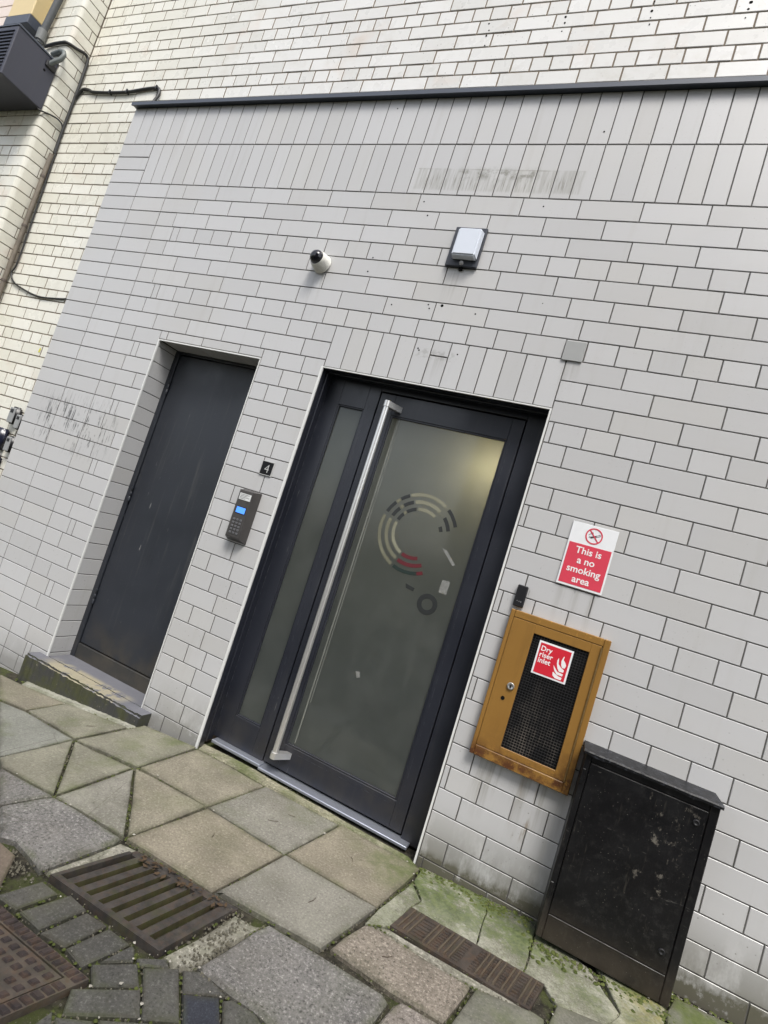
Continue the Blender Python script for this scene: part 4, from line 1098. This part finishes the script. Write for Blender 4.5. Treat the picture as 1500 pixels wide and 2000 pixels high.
# no smoking sign
ns = thing('no_smoking_sign', 'red and white no smoking area sign above the ochre cabinet', 'sign', (-.036,0,1.57))
sg = MB().box(-.138,.062,-.0075,-.0040,1.424,1.720,.0008).build('plate', SIGNW, ns)
MB().box(-.130,.0545,-.0083,-.0076,1.434,1.624).build('red_panel', FADED, ns)
WT = simple('sign lettering white', (.78,.76,.75), .4, var=.02)
for s_, z in (('This is',1.594),('a no',1.549),('smoking',1.505),('area',1.461)): text_mesh(s_, .044, WT, ns, -.038, -.0088, z, 'lettering', .016)
def ring(mb, cx, cz, r0, r1, y, n=32):
    vs = []
    for k in range(n):
        a = 2*math.pi*k/n
        for r in (r0,r1): vs.append((cx+r*math.cos(a), y, cz+r*math.sin(a)))
    mb.add(vs, [(2*k,2*k+1,(2*k+3)%(2*n),(2*k+2)%(2*n)) for k in range(n)])
cx, cz = -.035, 1.672
ci = MB()          # cigarette with ash and smoke
def bar(mb, x0,z0,x1,z1,wd,y):
    d = Vector((x1-x0,z1-z0)).normalized(); nn = Vector((-d.y,d.x))*wd/2
    mb.add([(x0+nn.x,y,z0+nn.y),(x0-nn.x,y,z0-nn.y),(x1-nn.x,y,z1-nn.y),(x1+nn.x,y,z1+nn.y)], [(0,1,2,3)])
bar(ci, cx-.012,cz-.012,cx+.026,cz+.006,.0022,-.0084); bar(ci, cx-.014,cz-.006,cx+.024,cz+.012,.0022,-.0084); bar(ci, cx+.026,cz+.006,cx+.024,cz+.012,.0022,-.0084)
bar(ci, cx-.013,cz-.009,cx+.010,cz+.0035,.0050,-.00835)
for i in range(3): bar(ci, cx-.021+.004*i, cz-.010, cx-.017+.004*i, cz-.004, .002, -.0084)
for p_, q_ in (((-.020,.004),(-.014,.012)),((-.014,.012),(-.020,.018)),((-.012,.006),(-.006,.012)),((-.006,.012),(-.010,.019)),((-.024,.000),(-.020,.006))): bar(ci, cx+p_[0],cz+p_[1],cx+q_[0],cz+q_[1],.0018,-.0084)
ci.build('cigarette_symbol', GREYINK, ns)
rg = MB(); ring(rg, cx, cz, .0315, .0375, -.0086); bar(rg, cx-.022,cz+.024,cx+.022,cz-.024,.0055,-.0087); rg.build('prohibition_ring', FADED, ns)

# small reader
rd = thing('card_reader', 'slim black card reader with three tiny white lights on top of the ochre cabinet', 'card reader', (-.27,0,1.314))
MB().box(-.292,-.244,-.024,-.0008,1.262,1.364,.004).build('case', BLACKP, rd)
for i in range(3): MB().lathe((-.277+.009*i,-.0235,1.289-.001*i),(0,-1,0),[(0,.0014),(.0012,.0014)],8).build('indicator', SIGNW, rd)

# dry riser cabinet
rc = thing('riser_cabinet', 'ochre painted metal wall cabinet with wire mesh window and rusty lower edge', 'cabinet', (-.068,0,.91))
RX0,RX1,RZ0,RZ1,RY = -.288,.152,.570,1.248,-.040
lx0,lx1,lz0,lz1 = -.268,.122,.617,1.213
fr = MB()
fr.box(RX0,lx0-.0015,RY,-.0008,RZ0,RZ1,.003); fr.box(lx1+.0025,RX1,RY,-.0008,RZ0,RZ1,.003)
fr.box(lx0-.001,lx1+.002,RY+.0005,-.0008,lz1+.0015,RZ1,.003); fr.box(lx0-.001,lx1+.002,RY+.0005,-.0008,RZ0,lz0-.0015,.003)
fr.build('frame', OCHRE, rc)
MB().box(lx0-.001,lx1+.002,-.012,-.004,lz0-.001,lz1+.001).build('back', DARK, rc)
mx0,mx1,mz0,mz1 = -.164,.079,.648,1.172
dr = MB()
dr.box(lx0,mx0,RY+.001,-.025,lz0,lz1,.0015); dr.box(mx1,lx1,RY+.001,-.025,lz0,lz1,.0015); dr.box(mx0-.0004,mx1+.0004,RY+.0014,-.0254,lz0,mz0,.0015); dr.box(mx0-.0004,mx1+.0004,RY+.0014,-.0254,mz1,lz1,.0015)
door = dr.build('door', OCHRE, rc)
ms = MB(); n = 20
for i in range(n+1):
    x = mx0+(mx1-mx0)*i/n; ms.box(x-.0011,x+.0011,RY+.010,RY+.0125,mz0-.004,mz1+.004)
nz = 44
for i in range(nz+1):
    z = mz0+(mz1-mz0)*i/nz; ms.box(mx0-.004,mx1+.004,RY+.0080,RY+.0102,z-.0011,z+.0011)
WIRE = NT('black dusty wire'); WIRE = WIRE.done(WIRE.mix(WIRE.mul(WIRE.ramp(WIRE.noise(18,4,.7,stretch=(1,1,.25)),.45,.7), WIRE.ramp(WIRE.xyz()[2], .7, 1.05, 1, .15)), (.014,.014,.015), (.12,.105,.09)), .55, .4)
tag(ms.build('wire_mesh', WIRE, door), kind='stuff')
MB().box(mx0-.003,mx1+.003,-.0250,-.0225,mz0-.003,mz1+.003).build('inner_plate', simple('black inner plate', (.010,.010,.011), .8, .2, var=.9, scale=14), door)
lk_ = MB(); lk_.lathe((-.195,RY+.001,.914),(0,-1,0),[(0,.0165),(.006,.0165),(.008,.0145),(.0075,.011),(.007,.0105),(.007,.001)],20); lk_.build('lock', simple('nickel lock', (.48,.48,.47), .3, .5, .8), door)
MB().box(-.1975,-.1925,RY-.0078,RY-.0055,.906,.920).build('keyhole', DARK, door)
MB().lathe((-.214,RY+.0005,.852),(0,-1,0),[(0,.0090),(.0012,.0090)],14).build('lock_hole', DARK, door)
hg = MB(); hg.lathe((lx1+.0005,RY-.003,lz0+.004),(0,0,1),[(0,.0032),(lz1-lz0-.008,.0032)],8); hg.build('piano_hinge', simple('worn hinge', (.23,.15,.06), .4, .5, .5, var=.5, scale=60), door)

dg = thing('dry_riser_sign', 'square red sign with white flames fixed to the mesh of the ochre cabinet', 'sign', (-.054,RY,1.078))
MB().box(-.1305,.0195,RY+.0045,RY+.0072,1.003,1.153,.0006).build('plate', SIGNW, dg)
MB().box(-.1225,.0115,RY+.0037,RY+.0044,1.011,1.145).build('red_panel', RED, dg)
for s_, z in (('Dry',1.121),('riser',1.094),('inlet',1.068)): text_mesh(s_, .0315, WT, dg, -.117, RY+.0034, z, 'lettering', .018, 'LEFT')
fl = MB(); yy = RY+.0035
def blade(pts):
    n = len(pts)//2; vs = [(x,yy,z) for x,z in pts]
    fl.add(vs, [(2*i,2*i+1,2*i+3,2*i+2) for i in range(n-1)])
ox, oz = -.036, 1.015
blade([(ox+.008,oz+.000),(ox+.034,oz+.000),(ox-.004,oz+.010),(ox+.036,oz+.012),(ox-.006,oz+.020),(ox+.020,oz+.013),(ox-.006,oz+.024),(ox-.004,oz+.0235)])
blade([(ox+.012,oz+.018),(ox+.036,oz+.018),(ox-.001,oz+.030),(ox+.037,oz+.028),(ox-.008,oz+.044),(ox+.012,oz+.030),(ox-.010,oz+.052),(ox-.008,oz+.050)])
blade([(ox+.018,oz+.033),(ox+.036,oz+.035),(ox+.008,oz+.045),(ox+.036,oz+.046),(ox+.001,oz+.062),(ox+.022,oz+.052),(ox-.001,oz+.078),(ox+.008,oz+.064),(ox+.003,oz+.090),(ox+.005,oz+.082)])
blade([(ox+.026,oz+.053),(ox+.037,oz+.054),(ox+.019,oz+.064),(ox+.040,oz+.067),(ox+.016,oz+.080),(ox+.034,oz+.078),(ox+.018,oz+.092),(ox+.024,oz+.088),(ox+.022,oz+.104),(ox+.024,oz+.102)])
fl.build('flame_symbol', WT, dg)

# black meter cabinet
mc = thing('meter_cabinet', 'scuffed black metal cabinet standing on the pavement against the wall', 'cabinet', (.41,-.07,.05))
cx0,cx1,cy,cz0,cz1 = .170,.656,-.138,.051,.790
dx0,dx1,dz0,dz1 = .195,.6225,.152,.760
bd = MB()
bd.box(cx0,dx0-.0015,cy,-.0008,cz0,cz1,.003); bd.box(dx1+.0018,cx1,cy,-.0008,cz0,cz1,.003)
bd.box(dx0-.001,dx1+.001,cy+.0006,-.0008,cz0,dz0-.0018,.003); bd.box(dx0-.001,dx1+.001,cy+.0006,-.0008,dz1+.0012,cz1,.003)
bd.build('body', CABP, mc)
MB().box(dx0-.001,dx1+.001,cy+.02,cy+.026,dz0-.001,dz1+.001).build('inside', DARK, mc)
MB().box(dx0+.0005,dx1-.0005,cy-.0015,cy+.012,dz0+.0005,dz1-.0005,.002).build('door', CABP, mc)
ld = MB(); nn = 26; vs = []; fs = []
for i in range(nn+1):
    x = cx0-.012+(cx1-cx0+.017)*i/nn; j = random.uniform(-.0022,.0022)
    vs += [(x,-.0008,.8075),(x,cy-.012+j,.8045+random.uniform(-.001,.001)),(x,cy-.016+j,.799),(x,cy-.014+j,.788+random.uniform(-.002,.002)),(x,cy+.002,.7902),(x,-.0008,.7902)]
for i in range(nn):
    for k in range(5): fs.append((6*i+k,6*i+k+1,6*i+6+k+1,6*i+6+k))
fs += [(0,1,2,3,4,5), tuple(6*nn+k for k in range(6))[::-1]]
LIDM = NT('chipped black lid paint'); LIDM.bump(LIDM.noise(70,4,.7),.6,.003)
LIDM = LIDM.done(LIDM.mix(LIDM.ramp(LIDM.noise(45,5,.72),.52,.66), (.006,.0065,.008), (.045,.048,.058)), .45, .3)
MB().add(vs, fs).build('lid', LIDM, mc)
for z in (.706,.222):
    s_ = MB(); s_.lathe((.591,cy-.001,z),(0,-1,0),[(0,.0125),(.003,.0125),(.005,.010),(.005,.006),(.003,.0055),(.003,.0005)],16); s_.build('screw', simple('black screw', (.012,.012,.013), .5, .3) if z > .5 else bpy.data.materials['black screw'], mc)
for z in (.70,.24): MB().box(cx0+.001,cx0+.014,cy-.006,cy-.0005,z-.03,z+.03,.002).build('hinge', CABP, mc)

# ================================================================ THINGS AT THE FAR LEFT
def safe(loc, sx, sz, dp, body, label, face=True, group=None):
    x, z = loc
    o = thing('key_safe', label, 'key safe', (x, WY, z), 'key safes by the edge of the grey tiles')
    bm = bmesh.new(); bmesh.ops.create_cube(bm, size=1)
    for v in bm.verts: v.co = Vector((x+v.co.x*sx, WY-.001-dp/2+v.co.y*dp, z+v.co.z*sz))
    bmesh.ops.bevel(bm, geom=list(bm.edges), offset=.012, segments=3, affect='EDGES')
    MB().bm(bm, True).build('case', BLACKP if face else body, o)
    if face:
        MB().box(x-sx*.42, x+sx*.30, WY-dp-.009, WY-dp, z-sz*.45, z+sz*.42, .006).build('face_plate', body, o)
        MB().box(x-sx*.26, x+sx*.12, WY-dp-.0115, WY-dp-.008, z+sz*.12, z+sz*.32, .002).build('dial_window', BLACKP, o)
    return o
SIL = simple('silver grey metal', (.27,.275,.275), .35, .6, .0, var=.12)
safe((-4.150,1.437), .085, .135, .040, SIL, 'silver faced key safe hanging clear of the grey tiles at the far left')
safe((-4.062,1.402), .075, .120, .040, SIL, 'silver key safe half hidden by the tile edge beside another key safe')
safe((-4.080,1.225), .075, .125, .040, SIL, 'lower silver key safe half hidden by the tile edge beside a navy box')
NAVY = simple('navy plastic', (.012,.014,.028), .25, .5)
safe((-4.235,1.242), .150, .165, .055, NAVY, 'large glossy navy key safe cut by the left edge of the photo', False)
safe((-4.200,1.050), .130, .130, .055, NAVY, 'round edged dark key safe just below the navy one at the left edge', False)
b = MB(); b.add([(-4.186,WY-.003,1.952),(-4.166,WY-.003,1.955),(-4.168,WY-.003,1.985),(-4.178,WY-.003,1.990)], [(0,1,2,3)])
b.build('paint_mark', simple('yellow paint', (.60,.56,.03), .5), wall)

# equipment box on the pier, with the lamp housing over it
BX1, BY0, BZ0, BZ1 = -4.885, -.445, 3.838, 4.245
bx = thing('equipment_box', 'dark slate metal equipment box bracketed to the brick pier at the top left', 'equipment box', (-5.3,-.12,3.84))
MB().box(-5.75, BX1, BY0, FY-.0015, BZ0, BZ1-.012, .004).build('casing', BOXM, bx)
MB().box(-5.756, BX1+.005, BY0-.005, FY-.0015, BZ1-.0118, BZ1+.004, .003).build('lid', SLATE, bx)
for i in range(12): MB().box(-5.70, BX1-.03, BY0-.008, BY0-.0005, BZ0+.03+.029*i, BZ0+.045+.029*i, .003).build('louvre', simple('navy louvre', (.014,.017,.034), .4) if i == 0 else bpy.data.materials['navy louvre'], bx)
MB().lathe((BX1-.001,-.20,4.115),(1,0,0),[(0,.010),(.002,.010)],10).build('cable_hole', DARK, bx)
cb = thing('lamp_housing', 'cream metal lamp housing with a dark base fixed on the pier above the slate box', 'lamp housing', (-5.4,-.12,4.6))
MB().box(-5.56, -5.254, -.240, FY-.0015, 4.605, 5.45, .006).build('housing', CREAM, cb)
MB().box(-5.565, -5.249, -.247, FY-.0015, 4.52, 4.603, .004).build('base', SLATE, cb)
pp = MB(); pp.tube([(-5.172,-.160,4.42),(-5.165,-.160,4.56),(-5.12,-.160,4.85),(-5.09,-.160,5.7)], .026, 12)
cp_ = tag(pp.build('conduit_pipe', simple('dark grey conduit', (.075,.08,.082), .5, var=.3)), 'short dark grey conduit pipe running up the pier beside the cream housing', 'pipe')
pc = MB(); pc.lathe((-5.173,-.160,4.44),(0,0,1),[(0,.036),(.09,.036)],12); pc.build('coupling', simple('pipe coupling', (.16,.165,.16), .5), cp_)
lb2 = thing('ladder_bracket', 'bent steel bracket sticking out of the pier beside the slate box', 'bracket', (-4.95,-.14,4.3))
br = MB(); br.tube([(-5.00,-.13,4.335),(-4.885,-.14,4.345),(-4.845,-.14,4.335),(-4.825,-.14,4.305),(-4.832,-.15,4.255),(-4.862,-.17,4.215),(-4.884,-.19,4.175)], .017, 10)
br.build('bent_arm', simple('grey green steel', (.11,.125,.12), .5, var=.4, scale=30), lb2)
MB().box(-4.905,-4.868,-.21,-.13,4.15,4.20,.006).build('foot', BLACKP, lb2)
cl = thing('soffit_cladding', 'pale pink white cladding boards glimpsed in the top left corner', 'cladding', (-6.2,-.3,4.9))
for i in range(7):
    MB().box(-7.0, -5.60, -.20-.0, FY-.0015, 4.46+.105*i, 4.46+.105*i+.099, .003).build('board', simple('pale pink board', (.70,.60,.54), .6, var=.05) if i == 0 else bpy.data.materials['pale pink board'], cl)
MB().box(-7.0,-5.60,-.235,FY-.0015,5.20,5.30,.004).build('fascia', simple('brown fascia', (.10,.075,.055), .6), cl)

# cables and the pipe in the corner
def cable(name, pts, r, m, label, cat, clips=()):
    P_ = [Vector(p) for p in pts]; out = []
    for i in range(len(P_)-1):                      # Catmull-Rom
        a, b, c, d = P_[max(0,i-1)], P_[i], P_[i+1], P_[min(len(P_)-1,i+2)]
        for k in range(5):
            t = k/5; out.append(.5*((2*b)+(c-a)*t+(2*a-5*b+4*c-d)*t*t+(3*b-a-3*c+d)*t**3))
    out.append(P_[-1]); o = tag(MB().tube(out, r, 8).build(name, m), label, cat, 'black cables on the brick corner')
    for p in clips: MB().box(p[0]-.006,p[0]+.006,p[1]-r-.004,WY-.001,p[2]-r-.003,p[2]+r+.003).build('clip', BLACKP, o)
    return o
cable('cable', [(-5.12,-.135,4.41),(-5.03,-.135,4.425),(-4.93,-.134,4.432),(-4.874,-.125,4.435),(-4.858,-.06,4.452),(-4.853,.0,4.475),(-4.848,.030,4.468),(-4.842,.040,4.42),
       (-4.838,.042,4.25),(-4.834,.042,4.0),(-4.836,.042,3.85),(-4.832,.042,3.60)], .012, CABLE, 'black cable bending round the pier and running down the corner', 'cable')
cable('cable', [(-4.90,-.15,3.832),(-4.875,-.132,3.825),(-4.856,-.06,3.85),(-4.853,.0,3.862),(-4.842,.036,3.83),(-4.826,.044,3.70),(-4.822,.046,3.52),(-4.800,.047,3.0),(-4.79,.047,2.62),(-4.815,.047,2.54),
       (-4.753,.05,2.469),(-4.62,.052,2.424),(-4.409,.052,2.383),(-4.209,.052,2.387),(-4.02,.052,2.405)], .0065, CABLE, 'thin black cable swinging from the corner pipe to the tile edge', 'cable')
cable('cable', [(-4.835,.045,4.10),(-4.80,.046,4.165),(-4.769,.047,4.187),(-4.70,.047,4.176),(-4.64,.047,4.155),(-4.434,.047,4.142),(-4.24,.047,4.140),(-4.06,.047,4.157),(-3.955,.047,4.162),
       (-3.905,.046,4.150),(-3.888,.044,4.10),(-3.89,.030,4.03),(-3.89,.02,3.985)], .0115, CABLE, 'black cable clipped along the bricks and dropping behind the metal coping', 'cable',
       [(-4.434,.047,4.142),(-4.24,.047,4.14),(-3.93,.047,4.16)])
pi = MB(); pi.tube([(-4.838,.030,z) for z in (3.58,3.4,3.0,2.5,2.0,1.2,.4,-.45)], .018, 12)
po_ = tag(pi.build('corner_pipe', PIPE), 'dull brown pipe running down the corner between pier and wall', 'pipe')
for z in (3.37,2.93,2.45):
    MB().lathe((-4.838,.030,z),(0,0,1),[(0,.022),(.018,.022)],12).build('collar', simple('pipe collar', (.10,.08,.065), .6) if z > 3.3 else bpy.data.materials['pipe collar'], po_)

# ================================================================ ACROSS THE STREET
ob = thing('opposite_building', 'dull brick building across the street behind the viewer, seen only as a reflection', 'building', (0,-6.2,0))
OB = simple('dull brick', (.22,.20,.18), .85, .2, var=.3, scale=8)
b = MB(); b.box(-2.4, 3.6, -9.4, -6.2, -1.2, 8.2); b.build('wall', OB, ob)
for i in range(3):
    for z in (1.0, 4.2):
        x = -2.0+1.9*i
        f = MB().box(x,x+1.3,-6.2+.002,-6.15,z,z+1.7,.01).build('window', simple('window frame', (.5,.5,.48), .5) if (i == 0 and z < 2) else bpy.data.materials['window frame'], ob)
        MB().box(x+.08,x+1.22,-6.149,-6.145,z+.08,z+1.62).build('pane', simple('dark window glass', (.03,.035,.04), .1) if (i == 0 and z < 2) else bpy.data.materials['dark window glass'], f)
